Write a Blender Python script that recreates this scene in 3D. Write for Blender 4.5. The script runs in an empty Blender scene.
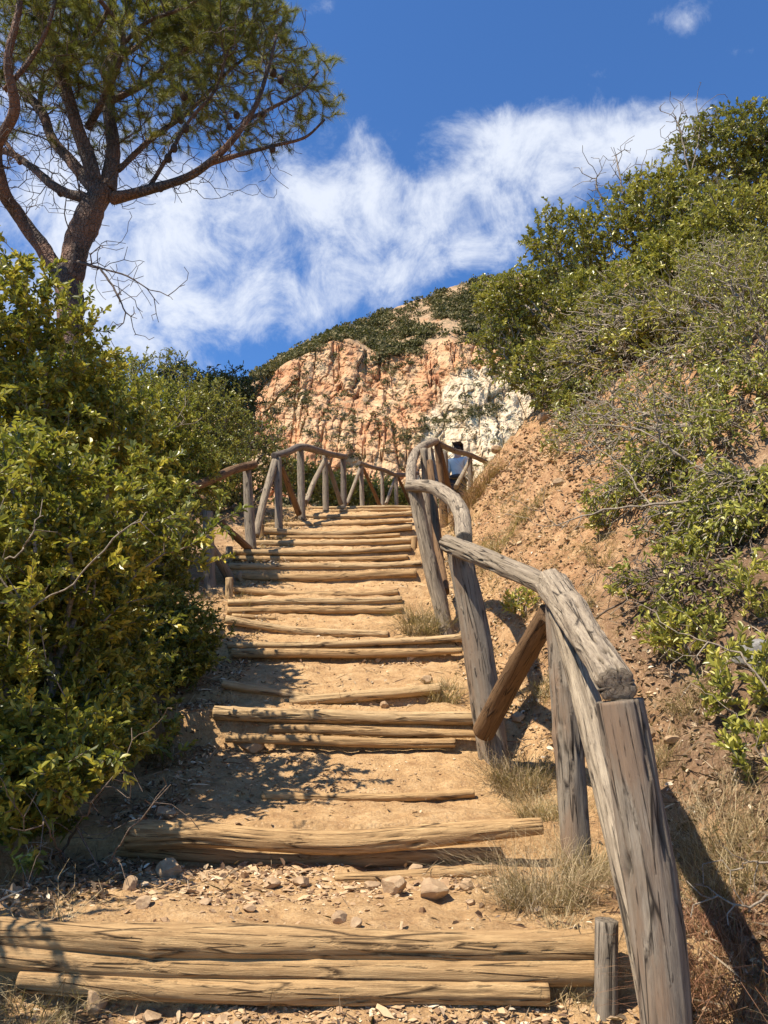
import bpy, math, random
import numpy as np
from mathutils import Vector
R = math.radians
rng = np.random.default_rng(7)
random.seed(7)
sc = bpy.context.scene
COL = sc.collection

# ------------------------------------------------------------------ camera
F = 770.0; PITCH = R(15.0); CP, SP = math.cos(PITCH), math.sin(PITCH)
cam_d = bpy.data.cameras.new('camera'); cam = bpy.data.objects.new('camera', cam_d); COL.objects.link(cam)
cam_d.sensor_fit = 'VERTICAL'; cam_d.sensor_height = 32.0; cam_d.lens = F / 1024 * 32.0
cam_d.clip_start = 0.05; cam_d.clip_end = 3000
cam.rotation_euler = (R(90) + PITCH, 0, 0)
sc.camera = cam

def at(px, py, Y):
    """the point seen at pixel (px,py) that stands Y metres ahead of the viewer"""
    u = (px - 384) / F; v = -(py - 512) / F
    d = np.array([u, CP - SP * v, SP + CP * v])
    return d * (Y / d[1])
def depth(p): return p[1] * CP + p[2] * SP

# ------------------------------------------------------------------ noise
def _h(i, j, k, s=0):
    with np.errstate(over='ignore'):
        n = (i.astype(np.int64) * 374761393 + j.astype(np.int64) * 668265263 + k.astype(np.int64) * 2147483647 + s * 144665) & 0xffffffff
        n = ((n ^ (n >> 13)) * 1274126177) & 0xffffffff
        n = ((n ^ (n >> 16)) * 2246822519) & 0xffffffff
        return ((n ^ (n >> 15)) & 0xffffff) / float(0xffffff)
def vnoise(x, y, z=0.0, s=0):
    x, y, z = np.broadcast_arrays(np.asarray(x, float), np.asarray(y, float), np.asarray(z, float))
    i, j, k = np.floor(x), np.floor(y), np.floor(z)
    fx, fy, fz = x - i, y - j, z - k
    fx, fy, fz = [t * t * (3 - 2 * t) for t in (fx, fy, fz)]
    r = 0
    for a in (0, 1):
        for b in (0, 1):
            for c in (0, 1):
                w = (fx if a else 1 - fx) * (fy if b else 1 - fy) * (fz if c else 1 - fz)
                r = r + w * _h(i + a, j + b, k + c, s)
    return r * 2 - 1
def fbm(x, y, z=0.0, o=4, s=0, g=0.5):
    r = 0; a = 1; t = 0
    x = np.asarray(x, float); y = np.asarray(y, float); z = np.asarray(z, float)
    for q in range(o):
        r = r + a * vnoise(x, y, z, s + q * 17); t += a; a *= g
        x = x * 2.03 + 5.1; y = y * 2.03 + 1.7; z = z * 2.03 + 9.2
    return r / t
def sstep(a, b, x):
    t = np.clip((x - a) / (b - a), 0, 1); return t * t * (3 - 2 * t)

# ------------------------------------------------------------------ mesh helpers
def mesh_obj(name, verts, faces, mat, parent=None, smooth=True, attrs=None, loc=None, kind=None):
    """verts (n,3) world coords; faces (m,k) array or list of arrays; attrs {name:(type,data)} on points"""
    verts = np.asarray(verts, np.float32)
    if loc is None and parent is not None: loc = parent_loc(parent)
    if loc is None: loc = np.zeros(3)
    verts = verts - np.asarray(loc, np.float32)
    if not isinstance(faces, list): faces = [faces]
    faces = [np.asarray(f, np.int32) for f in faces if len(f)]
    me = bpy.data.meshes.new(name)
    me.vertices.add(len(verts)); me.vertices.foreach_set('co', verts.ravel())
    nl = sum(f.size for f in faces); npol = sum(len(f) for f in faces)
    me.loops.add(nl); me.loops.foreach_set('vertex_index', np.concatenate([f.ravel() for f in faces]))
    me.polygons.add(npol)
    cnt = np.concatenate([np.full(len(f), f.shape[1]) for f in faces])
    st = np.concatenate([[0], np.cumsum(cnt)[:-1]])
    me.polygons.foreach_set('loop_start', st.astype(np.int32))
    me.polygons.foreach_set('loop_total', cnt.astype(np.int32))
    me.polygons.foreach_set('use_smooth', np.full(npol, bool(smooth)))
    for k, (ty, data) in (attrs or {}).items():
        a = me.attributes.new(k, ty, 'POINT')
        a.data.foreach_set('value' if ty == 'FLOAT' else 'vector', np.asarray(data, np.float32).ravel())
    me.update(calc_edges=True); me.validate()
    me.materials.append(mat)
    o = bpy.data.objects.new(name, me); COL.objects.link(o)
    if parent is None:
        o.location = [float(q) for q in loc]
    else:
        o.parent = parent
        d = np.asarray(loc) - parent_loc(parent)
        o.location = [float(q) for q in d]
    WL[o.name] = np.asarray(loc, float)
    if kind: o['kind'] = kind
    return o
WL = {}
def parent_loc(p): return WL[p.name]
def tag(o, label=None, cat=None, group=None, kind=None):
    if label: o['label'] = label
    if cat: o['category'] = cat
    if group: o['group'] = group
    if kind: o['kind'] = kind
    return o
def empty(name, loc, label, cat, group=None):
    o = bpy.data.objects.new(name, None); COL.objects.link(o); o.location = [float(q) for q in loc]
    o.empty_display_size = .1
    WL[o.name] = np.asarray(loc, float)
    return tag(o, label, cat, group)

# ------------------------------------------------------------------ materials
class NT:
    def __init__(s, name):
        s.m = bpy.data.materials.new(name); s.m.use_nodes = True; s.t = s.m.node_tree; s.t.nodes.clear()
        s.out = s.n('ShaderNodeOutputMaterial'); s.b = s.n('ShaderNodeBsdfPrincipled')
        s.l(s.b.outputs[0], s.out.inputs[0]); s.b.inputs['Roughness'].default_value = .85
        s.b.inputs['Specular IOR Level'].default_value = .25
    def n(s, t, **k):
        o = s.t.nodes.new(t)
        for a, v in k.items(): setattr(o, a, v)
        return o
    def l(s, a, b): s.t.links.new(a, b)
    def attr(s, name): return s.n('ShaderNodeAttribute', attribute_name=name)
    def noise(s, vec, scale, detail=6, rough=.6, dist=0):
        o = s.n('ShaderNodeTexNoise'); o.inputs['Scale'].default_value = scale; o.inputs['Detail'].default_value = detail
        o.inputs['Roughness'].default_value = rough; o.inputs['Distortion'].default_value = dist
        if vec is not None: s.l(vec, o.inputs['Vector'])
        return o.outputs[0]
    def ramp(s, f, stops):
        o = s.n('ShaderNodeValToRGB'); e = o.color_ramp.elements
        while len(e) < len(stops): e.new(.5)
        for q, (p, c) in zip(e, stops):
            q.position = p; q.color = (c[0], c[1], c[2], 1) if hasattr(c, '__len__') else (c, c, c, 1)
        s.l(f, o.inputs[0]); return o.outputs[0]
    def mix(s, f, a, b, mode='MIX'):
        o = s.n('ShaderNodeMix', data_type='RGBA', blend_type=mode)
        for v, i in ((f, 0), (a, 6), (b, 7)):
            if isinstance(v, (int, float)): o.inputs[i].default_value = v
            elif isinstance(v, tuple): o.inputs[i].default_value = (*v, 1)
            else: s.l(v, o.inputs[i])
        return o.outputs[2]
    def math(s, op, a, b=None, c=None, clamp=False):
        o = s.n('ShaderNodeMath', operation=op, use_clamp=clamp)
        for i, v in enumerate((a, b, c)):
            if v is None: continue
            if isinstance(v, (int, float)): o.inputs[i].default_value = v
            else: s.l(v, o.inputs[i])
        return o.outputs[0]
    def scale(s, vec, v3):
        o = s.n('ShaderNodeVectorMath', operation='MULTIPLY'); s.l(vec, o.inputs[0]); o.inputs[1].default_value = v3
        return o.outputs[0]
    def bump(s, h, strength=.5, dist=.01, prev=None):
        o = s.n('ShaderNodeBump'); o.inputs['Strength'].default_value = strength; o.inputs['Distance'].default_value = dist
        s.l(h, o.inputs['Height'])
        if prev is not None: s.l(prev, o.inputs['Normal'])
        return o.outputs[0]
    def color(s, c): s.l(c, s.b.inputs['Base Color'])
    def normal(s, n): s.l(n, s.b.inputs['Normal'])

def wood(name, light, mid, dark, stain=None, fine=260.0):
    t = NT(name); r = t.attr('rest').outputs['Vector']
    grain = t.noise(t.scale(r, (1, 1, .045)), fine * 1.5, 9, .72, .2)
    streak = t.noise(t.scale(r, (1, 1, .07)), fine * .30, 8, .68, .15)
    blotch = t.noise(r, 7, 4, .6); dirt = t.noise(t.scale(r, (1, 1, .5)), 13, 6, .7)
    c = t.ramp(streak, [(.30, dark), (.46, mid), (.64, light)])
    c = t.mix(t.ramp(grain, [(.36, .8), (.50, 0.0)]), c, dark)
    c = t.mix(t.ramp(blotch, [(.42, 0.0), (.68, .55)]), c, mid)
    c = t.mix(t.ramp(dirt, [(.50, 0.0), (.64, .5)]), c, tuple(.55 * q + .45 * w_ for q, w_ in zip(dark, mid)))
    if stain:
        sn = t.noise(t.scale(r, (1, 1, .22)), 16, 5, .6)
        side = t.attr('stain').outputs['Fac']
        c = t.mix(t.math('MULTIPLY', t.ramp(sn, [(.44, 0.0), (.60, .85)]), side), c, stain)
    crack_fac = t.attr('crack').outputs['Fac']
    c = t.mix(t.math('MULTIPLY', crack_fac, .8), c, tuple(q * .35 for q in dark))  # carved cracks coloured darker than the wood
    vor = t.n('ShaderNodeTexVoronoi', feature='DISTANCE_TO_EDGE'); vor.inputs['Scale'].default_value = fine * .16
    t.l(t.scale(r, (1, 1, .05)), vor.inputs['Vector'])
    ck = t.ramp(vor.outputs['Distance'], [(0, 0.0), (.07, 1.0)])
    oi = t.n('ShaderNodeObjectInfo').outputs['Random']
    c = t.mix(t.math('MULTIPLY', oi, .55), c, tuple(q * .8 for q in mid))
    gate = t.ramp(t.noise(t.scale(r, (1, 1, .35)), 22, 4, .6), [(.46, 0.0), (.56, 1.0)])
    c = t.mix(t.math('MULTIPLY', gate, t.ramp(vor.outputs['Distance'], [(.012, .95), (.05, 0.0)])), c, tuple(q * .4 for q in dark))
    t.color(c)
    n = t.bump(grain, .8, .005); n = t.bump(t.math('MAXIMUM', ck, t.math('SUBTRACT', 1.0, gate)), .7, .006, n); t.normal(n)
    return t.m
W_LOG = wood('step_wood', (.58, .385, .185), (.40, .245, .11), (.14, .078, .033))
W_LOG2 = wood('step_wood_pale', (.62, .45, .25), (.46, .305, .15), (.18, .11, .055))
W_GREY = wood('weathered_wood', (.43, .345, .24), (.27, .21, .145), (.085, .062, .042), stain=(.26, .15, .09))
W_POST = wood('post_wood', (.36, .295, .22), (.235, .19, .14), (.075, .055, .04), stain=(.22, .13, .075))
W_BROWN = wood('brace_wood', (.25, .145, .07), (.16, .09, .042), (.07, .038, .02))
W_DARK = wood('dark_rail_wood', (.25, .20, .155), (.165, .13, .10), (.07, .055, .042))

def leaf_mat(name, stops, rough=.38, trans=.24, spec=.45):
    t = NT(name); tone = t.attr('tone').outputs['Fac']
    c = t.ramp(tone, stops); t.color(c); t.b.inputs['Roughness'].default_value = rough
    t.b.inputs['Specular IOR Level'].default_value = spec
    tr = t.n('ShaderNodeBsdfTranslucent'); mixn = t.n('ShaderNodeMixShader'); mixn.inputs[0].default_value = trans
    t.l(t.mix(.5, c, (.30, .34, .03)), tr.inputs['Color'])
    t.l(t.b.outputs[0], mixn.inputs[1]); t.l(tr.outputs[0], mixn.inputs[2]); t.l(mixn.outputs[0], t.out.inputs[0])
    return t.m
LENTISK = leaf_mat('lentisk_leaf', trans=.34, stops= [(0, (.060, .076, .016)), (.28, (.135, .148, .026)), (.55, (.27, .255, .044)), (.82, (.44, .38, .058)), (1, (.60, .48, .07))])
BRIGHT = leaf_mat('bright_leaf', [(0, (.14, .14, .03)), (.5, (.29, .28, .05)), (1, (.52, .45, .08))])
DARKLEAF = leaf_mat('dark_leaf', [(0, (.018, .032, .012)), (.6, (.04, .062, .02)), (1, (.085, .10, .03))], trans=.2)
OLIVE = leaf_mat('olive_leaf', [(0, (.085, .088, .025)), (.45, (.20, .195, .04)), (1, (.46, .40, .07))])
NEEDLE = leaf_mat('pine_needle', [(0, (.07, .08, .022)), (.5, (.165, .16, .035)), (1, (.38, .32, .06))], trans=.4, rough=.5)
SCRUB = leaf_mat('scrub_leaf', [(0, (.06, .058, .026)), (.5, (.13, .115, .05)), (1, (.27, .21, .11))], rough=.8, trans=.1, spec=.1)
DRYGRASS = leaf_mat('dry_grass_blade', [(0, (.16, .10, .05)), (.5, (.36, .26, .14)), (1, (.58, .46, .27))], rough=.7, trans=.3, spec=.1)
GREYGRASS = leaf_mat('grey_green_blade', [(0, (.14, .09, .05)), (.5, (.30, .215, .125)), (1, (.50, .39, .24))], rough=.7, trans=.25, spec=.1)
REDGRASS = leaf_mat('russet_blade', [(0, (.14, .06, .035)), (.5, (.27, .13, .075)), (1, (.42, .25, .14))], rough=.8, trans=.2, spec=.1)
LITTER = leaf_mat('leaf_litter', [(0, (.05, .03, .02)), (.4, (.18, .11, .07)), (.75, (.44, .33, .21)), (1, (.70, .60, .45))], rough=.8, trans=.1, spec=.1)

def bark_mat(name, a, b, sc_=30, bs=.8):
    t = NT(name); co = t.n('ShaderNodeTexCoord').outputs['Object']
    n = t.noise(co, sc_, 7, .65); n2 = t.noise(co, sc_ * .2, 3, .5)
    c = t.ramp(n, [(.32, a), (.66, b)]); c = t.mix(t.math('MULTIPLY', n2, .5), c, a); t.color(c)
    t.normal(t.bump(n, bs, .01)); return t.m
TWIG = bark_mat('twig_bark', (.13, .10, .075), (.36, .30, .24), 60)
PALETWIG = bark_mat('pale_twig_bark', (.15, .115, .08), (.40, .325, .24), 60)
DARKTWIG = bark_mat('dark_twig_bark', (.05, .035, .028), (.15, .11, .085), 50)
DEADWOOD = bark_mat('dead_branch_bark', (.09, .06, .045), (.24, .18, .13), 60)
def pine_bark():
    t = NT('pine_bark'); co = t.n('ShaderNodeTexCoord').outputs['Object']
    v = t.n('ShaderNodeTexVoronoi', feature='DISTANCE_TO_EDGE'); v.inputs['Scale'].default_value = 14
    wv = t.n('ShaderNodeVectorMath', operation='ADD'); t.l(t.scale(co, (1, 1, .3)), wv.inputs[0]); nv = t.n('ShaderNodeTexNoise'); nv.inputs['Scale'].default_value = 9; t.l(co, nv.inputs['Vector']); t.l(t.scale(nv.outputs['Color'], (.12, .12, .12)), wv.inputs[1]); t.l(wv.outputs[0], v.inputs['Vector'])
    n = t.noise(co, 22, 7, .65); n2 = t.noise(co, 1.3, 3, .5)
    c = t.ramp(n, [(.3, (.042, .03, .024)), (.7, (.15, .11, .085))])
    c = t.mix(t.ramp(v.outputs['Distance'], [(0, .6), (.10, 0.0)]), c, (.035, .022, .017))
    c = t.mix(t.ramp(n2, [(.45, 0.0), (.6, .55)]), c, (.26, .13, .075)); t.color(c)
    nn = t.bump(t.ramp(v.outputs['Distance'], [(0, 0.0), (.2, 1.0)]), .9, .03); t.normal(t.bump(n, .6, .01, nn)); return t.m
PINEBARK = pine_bark()

def soil_mat():
    t = NT('soil'); co = t.n('ShaderNodeTexCoord').outputs['Object']
    big = t.noise(co, .9, 5, .6); med = t.noise(co, 9, 8, .7); fine = t.noise(co, 70, 8, .7); v = t.n('ShaderNodeTexVoronoi'); v.inputs['Scale'].default_value = 55
    t.l(co, v.inputs['Vector'])
    path = t.ramp(med, [(.30, (.31, .175, .08)), (.50, (.46, .285, .135)), (.70, (.58, .39, .205))])
    bank = t.ramp(med, [(.30, (.18, .09, .045)), (.45, (.34, .185, .09)), (.60, (.47, .285, .145)), (.74, (.58, .41, .235))])
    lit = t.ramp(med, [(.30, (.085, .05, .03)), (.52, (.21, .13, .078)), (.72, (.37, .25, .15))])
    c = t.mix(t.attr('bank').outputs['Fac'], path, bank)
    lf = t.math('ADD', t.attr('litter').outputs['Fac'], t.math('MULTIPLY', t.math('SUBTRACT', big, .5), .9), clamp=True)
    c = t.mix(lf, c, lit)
    c = t.mix(t.ramp(fine, [(.34, .55), (.52, 0.0)]), c, (.20, .115, .06))
    c = t.mix(t.ramp(v.outputs['Distance'], [(.05, .35), (.3, 0.0)]), c, (.66, .50, .33))
    c = t.mix(t.attr('far').outputs['Fac'], c, (.075, .085, .035))
    t.color(c); t.b.inputs['Roughness'].default_value = .95; t.b.inputs['Specular IOR Level'].default_value = .1
    n = t.bump(med, .7, .05); n = t.bump(fine, .8, .012, n); n = t.bump(v.outputs['Distance'], .3, .008, n); t.normal(n)
    return t.m
SOIL = soil_mat()
def stone_mat(name, a, b, c_):
    t = NT(name); co = t.n('ShaderNodeTexCoord').outputs['Object']
    n = t.noise(co, 18, 8, .65); n2 = t.noise(co, 90, 5, .6)
    oi = t.n('ShaderNodeObjectInfo').outputs['Random']
    c = t.ramp(n, [(.3, a), (.55, b), (.75, c_)]); c = t.mix(t.math('MULTIPLY', oi, .35), c, a)
    t.color(c); nn = t.bump(n, .5, .01); t.normal(t.bump(n2, .4, .003, nn)); return t.m
STONE = stone_mat('stone', (.24, .15, .085), (.40, .275, .16), (.55, .41, .26))
def gravel_mat():
    t = NT('gravel'); c = t.ramp(t.attr('tone').outputs['Fac'], [(0, (.15, .085, .045)), (.4, (.33, .205, .11)), (.8, (.48, .335, .19)), (1, (.62, .49, .33))])
    n = t.noise(t.n('ShaderNodeTexCoord').outputs['Object'], 150, 4); t.color(c); t.normal(t.bump(n, .5, .003)); return t.m
GRAVEL = gravel_mat()

# ------------------------------------------------------------------ the steps: every log as seen, with its distance
# (name key, distance, thickness px, centre line px...)
LOGS = [
 ('top log of the bottom step, widest of all with a hollow under its left part', 2.36, 30, [(-90,928),(0,932),(110,938),(210,942),(330,943),(480,946),(596,947)], 0),
 ('middle log of the bottom three-log step, split at its centre', 2.34, 24, [(-70,954),(0,957),(110,966),(200,969),(330,971),(470,973),(594,973)], 0),
 ('lowest log of the bottom step, ending short of the stake', 2.32, 22, [(20,979),(120,985),(230,989),(400,993),(548,993)], 0),
 ('thick overhanging top log of the second step up', 3.34, 22, [(128,833),(200,834),(270,840),(350,843),(440,837),(542,826)], 0),
 ('dark lower log tucked under the overhanging second step', 3.43, 17, [(120,850),(200,854),(290,860),(400,858),(500,853)], 0),
 ('short pale log lying on the rubble below the second step', 3.12, 11, [(335,878),(400,876),(494,871)], 0),
 ('thin half buried log in the broad sandy tread', 3.95, 8, [(262,796),(350,798),(474,793)], 0),
 ('thick round log on top of the third step, running to the brown brace', 4.56, 13, [(214,713),(300,717),(400,718),(477,718)], 1),
 ('thin middle log of the third step', 4.52, 9, [(270,730),(330,730),(400,733),(478,735)], 0),
 ('lowest thin log of the third step above the sandy tread', 4.48, 9, [(226,738),(300,739),(380,742),(455,743)], 0),
 ('left half of the broken V-shaped step', 5.08, 9, [(222,684),(262,690),(309,698)], 1),
 ('right half of the broken V-shaped step', 5.04, 10, [(290,702),(350,697),(440,688)], 1),
 ('thin upper log of the wide step beside the grass clump', 5.95, 7, [(228,645),(300,644),(380,641),(462,638)], 1),
 ('lower log of the wide step beside the grass clump', 5.91, 9, [(232,652),(300,653),(380,653),(462,651)], 0),
 ('bowed log running down to the right below the paired logs', 6.35, 8, [(226,619),(262,625),(310,631),(388,634)], 1),
 ('short log end behind the bowed log', 6.55, 5, [(232,616),(276,619)], 0),
 ('upper of the paired pale logs crossed by a stake shadow', 6.82, 6.5, [(228,603),(300,601),(360,602),(402,600)], 1),
 ('lower of the paired pale logs crossed by a stake shadow', 6.79, 8, [(228,611),(300,610),(402,609)], 0),
 ('log leaning off the lower left stake beside the round stone', 7.15, 7, [(234,589),(290,594),(350,594),(398,592)], 0),
 ('upper log of the step under the upper left stake', 7.72, 6.5, [(229,567),(320,567),(421,563)], 1),
 ('thick lower log above the hollow in the step face', 7.69, 8, [(230,576),(320,577),(416,573)], 0),
 ('upper of the two logs held by the upper left stake', 8.25, 5.5, [(232,552),(320,553),(411,548)], 1),
 ('lower of the two logs held by the upper left stake', 8.22, 6, [(232,559),(320,560),(408,557)], 0),
 ('log meeting the foot of the left railing post', 8.72, 6, [(256,544),(330,543),(411,540)], 1),
 ('log with dark end beside the leaning pale brace', 9.2, 6, [(264,531),(330,534),(412,527)], 1),
 ('thin log under the dark ended one', 9.16, 4, [(266,537),(330,538),(400,535)], 0),
 ('log running past the foot of the third left post', 9.75, 5, [(266,525),(330,525),(412,520)], 0),
 ('second log from the top of the stairs', 10.45, 4.5, [(295,516),(350,517),(412,513)], 1),
 ('thin log just under the top one', 10.9, 3.5, [(305,512),(360,511),(412,510)], 0),
 ('topmost log of the stairs at the skyline of the path', 11.5, 3.6, [(308,507.8),(360,507.6),(413,507)], 1),
]
# profile: (Y, z top, z foot) of the risers
def zt(Y, py): return at(384, py, Y)[2]
RISERS = [(2.36, zt(2.36, 922), zt(2.30, 1006)), (3.44, zt(3.34, 823), zt(3.34, 868)), (3.95, zt(3.95, 792), zt(3.95, 801)),
          (4.56, zt(4.56, 709), zt(4.5, 748)), (5.06, zt(5.06, 688), zt(5.02, 705)), (5.95, zt(5.95, 638), zt(5.9, 661)),
          (6.35, zt(6.35, 622), zt(6.35, 636)), (6.8, zt(6.8, 598), zt(6.8, 615)), (7.15, zt(7.15, 587), zt(7.15, 596)),
          (7.7, zt(7.7, 562), zt(7.7, 583)), (8.25, zt(8.25, 547), zt(8.25, 562)), (8.72, zt(8.72, 538.5), zt(8.72, 547)),
          (9.2, zt(9.2, 527), zt(9.2, 540)), (9.75, zt(9.75, 520.5), zt(9.75, 527)), (10.45, zt(10.45, 512.5), zt(10.45, 519)),
          (11.5, zt(11.5, 506.5), zt(11.5, 509.5))]
sy = [-20, 0, 1.6]; szv = [-9.0, -1.62, -1.02]
for Y, a, b in RISERS: sy += [Y - .012, Y + .02]; szv += [b, a - .022]
sy += [13, 16, 19, 25, 45, 80, 120, 400]; szv += [3.42, 4.12, 4.55, 4.3, -2, -12, -14, -16]
sy = np.array(sy); szv = np.array(szv)
for q in range(1, len(sy)):
    pass
my = np.array([-20, 0, 1.6] + [r[0] for r in RISERS] + [13, 16, 19, 25, 45, 80, 120, 400])
mz = np.array([-9.0, -1.62, -1.02] + [(r[1] + r[2]) / 2 for r in RISERS] + [3.42, 4.12, 4.55, 4.3, -2, -12, -14, -16])

def ground(X, Y):
    X = np.asarray(X, float); Y = np.asarray(Y, float)
    wob = .03 * vnoise(X * 1.7, Y * .3 + 3, 1)
    zs = np.interp(Y + wob * 0, sy, szv); zm = np.interp(Y, my, mz)
    # gentle dish of the treads, higher at both sides
    xl = np.interp(Y, [2.3, 3.3, 6, 8, 9, 11, 13, 16, 20], [-2.0, -1.25, -1.3, -1.72, -1.6, -1.25, -1.0, .2, 2.5])
    xt = np.interp(Y, [0, 2, 3.3, 4.4, 6, 9, 10.5, 12, 16, 20, 40], [.80, .84, .86, .74, .62, .70, .85, 1.5, 3.4, 6.5, 30])
    m = sstep(xl - .25, xl + .05, X) * (1 - sstep(xt - .12, xt + .12, X))
    z = zm + (zs - zm) * m
    nf = fbm(X * 3, Y * 3, 0, 4, 3)
    z = z + .03 * nf + .018 * fbm(X * 16, Y * 16, 0, 3, 8)
    # bank to the right
    k = np.interp(Y, [0, 2, 4, 8, 12], [.55, .62, .85, 1.22, 1.25])
    d = X - xt
    dd = np.where(d > 0, d, 0)
    bank = k * (np.sqrt(dd * dd + .02) - math.sqrt(.02))
    hmax = 6.0
    bank = hmax * (1 - np.exp(-bank / hmax)) * 1.0 + .12 * dd
    fade = 1 - sstep(16, 40, Y)
    bw = sstep(.0, .8, d)
    bank = bank * fade + bw * fade * (.16 * fbm(X * 1.1, Y * 1.1, 2, 4, 5) + .07 * np.abs(fbm(X * 4.5, Y * 4.5, 1, 3, 9)) + .10 * fbm(X * 9, Y * 9, 0, 3, 29) + .05 * np.abs(fbm(X * 19, Y * 19, 0, 2, 39)))
    z = z + bank
    # ground to the left falls away
    e = xl - .35 - X; ee = np.where(e > 0, e, 0)
    z = z + .10 * sstep(0, .5, ee) * (.6 + nf) - .28 * np.where(ee > 1.5, ee - 1.5, 0) * np.exp(-np.maximum(ee - 1.5, 0) / 60)
    return z
def hit(px, py, Y0=1.2, Y1=40):
    Ys = np.linspace(Y0, Y1, 6000); u = (px - 384) / F; v = -(py - 512) / F
    d = np.array([u, CP - SP * v, SP + CP * v]); d = d / d[1]
    g = ground(d[0] * Ys, Ys); below = d[2] * Ys < g
    i = int(np.argmax(below)) if below.any() else len(Ys) - 1
    return np.array([d[0] * Ys[i], Ys[i], g[i]])

def geo(a, b, n, p=2.2):
    t = np.linspace(0, 1, n) ** p; return a + (b - a) * t
gx = np.unique(np.concatenate([-8 - geo(0, 400, 40), np.arange(-8, -2.6, .09), np.arange(-2.6, 3.4, .026), np.arange(3.4, 9, .07), 9 + geo(0, 400, 40)]))
gy = np.unique(np.concatenate([-20 + np.arange(0, 20, 1.0), np.arange(0, 1.6, .08), np.arange(1.6, 7.2, .02), np.arange(7.2, 12, .03), np.arange(12, 22, .12), 22 + geo(0, 500, 60)]))
GX, GY = np.meshgrid(gx, gy); GZ = ground(GX, GY)
nx, ny = len(gx), len(gy)
idx = np.arange(nx * ny).reshape(ny, nx)
fc = np.stack([idx[:-1, :-1], idx[:-1, 1:], idx[1:, 1:], idx[1:, :-1]], -1).reshape(-1, 4)
xt_ = np.interp(GY, [0, 2, 3.3, 4.4, 6, 9, 10.5, 12, 16, 20, 40], [.80, .84, .86, .74, .62, .70, .85, 1.5, 3.4, 6.5, 30])
bankm = sstep(0, .5, GX - xt_ + .25 * fbm(GX * 2, GY * 2, 0, 3, 4))
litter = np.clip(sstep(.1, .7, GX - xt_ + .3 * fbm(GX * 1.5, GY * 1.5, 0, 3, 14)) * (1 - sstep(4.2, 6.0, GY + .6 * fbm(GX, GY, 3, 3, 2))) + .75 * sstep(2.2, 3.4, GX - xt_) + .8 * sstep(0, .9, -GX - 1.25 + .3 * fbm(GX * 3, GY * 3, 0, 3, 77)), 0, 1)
far = sstep(17, 26, GY)
V = np.stack([GX, GY, GZ], -1).reshape(-1, 3)
mesh_obj('ground', V, fc, SOIL, attrs={'bank': ('FLOAT', bankm), 'litter': ('FLOAT', litter), 'far': ('FLOAT', far)}, kind='structure')

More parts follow.
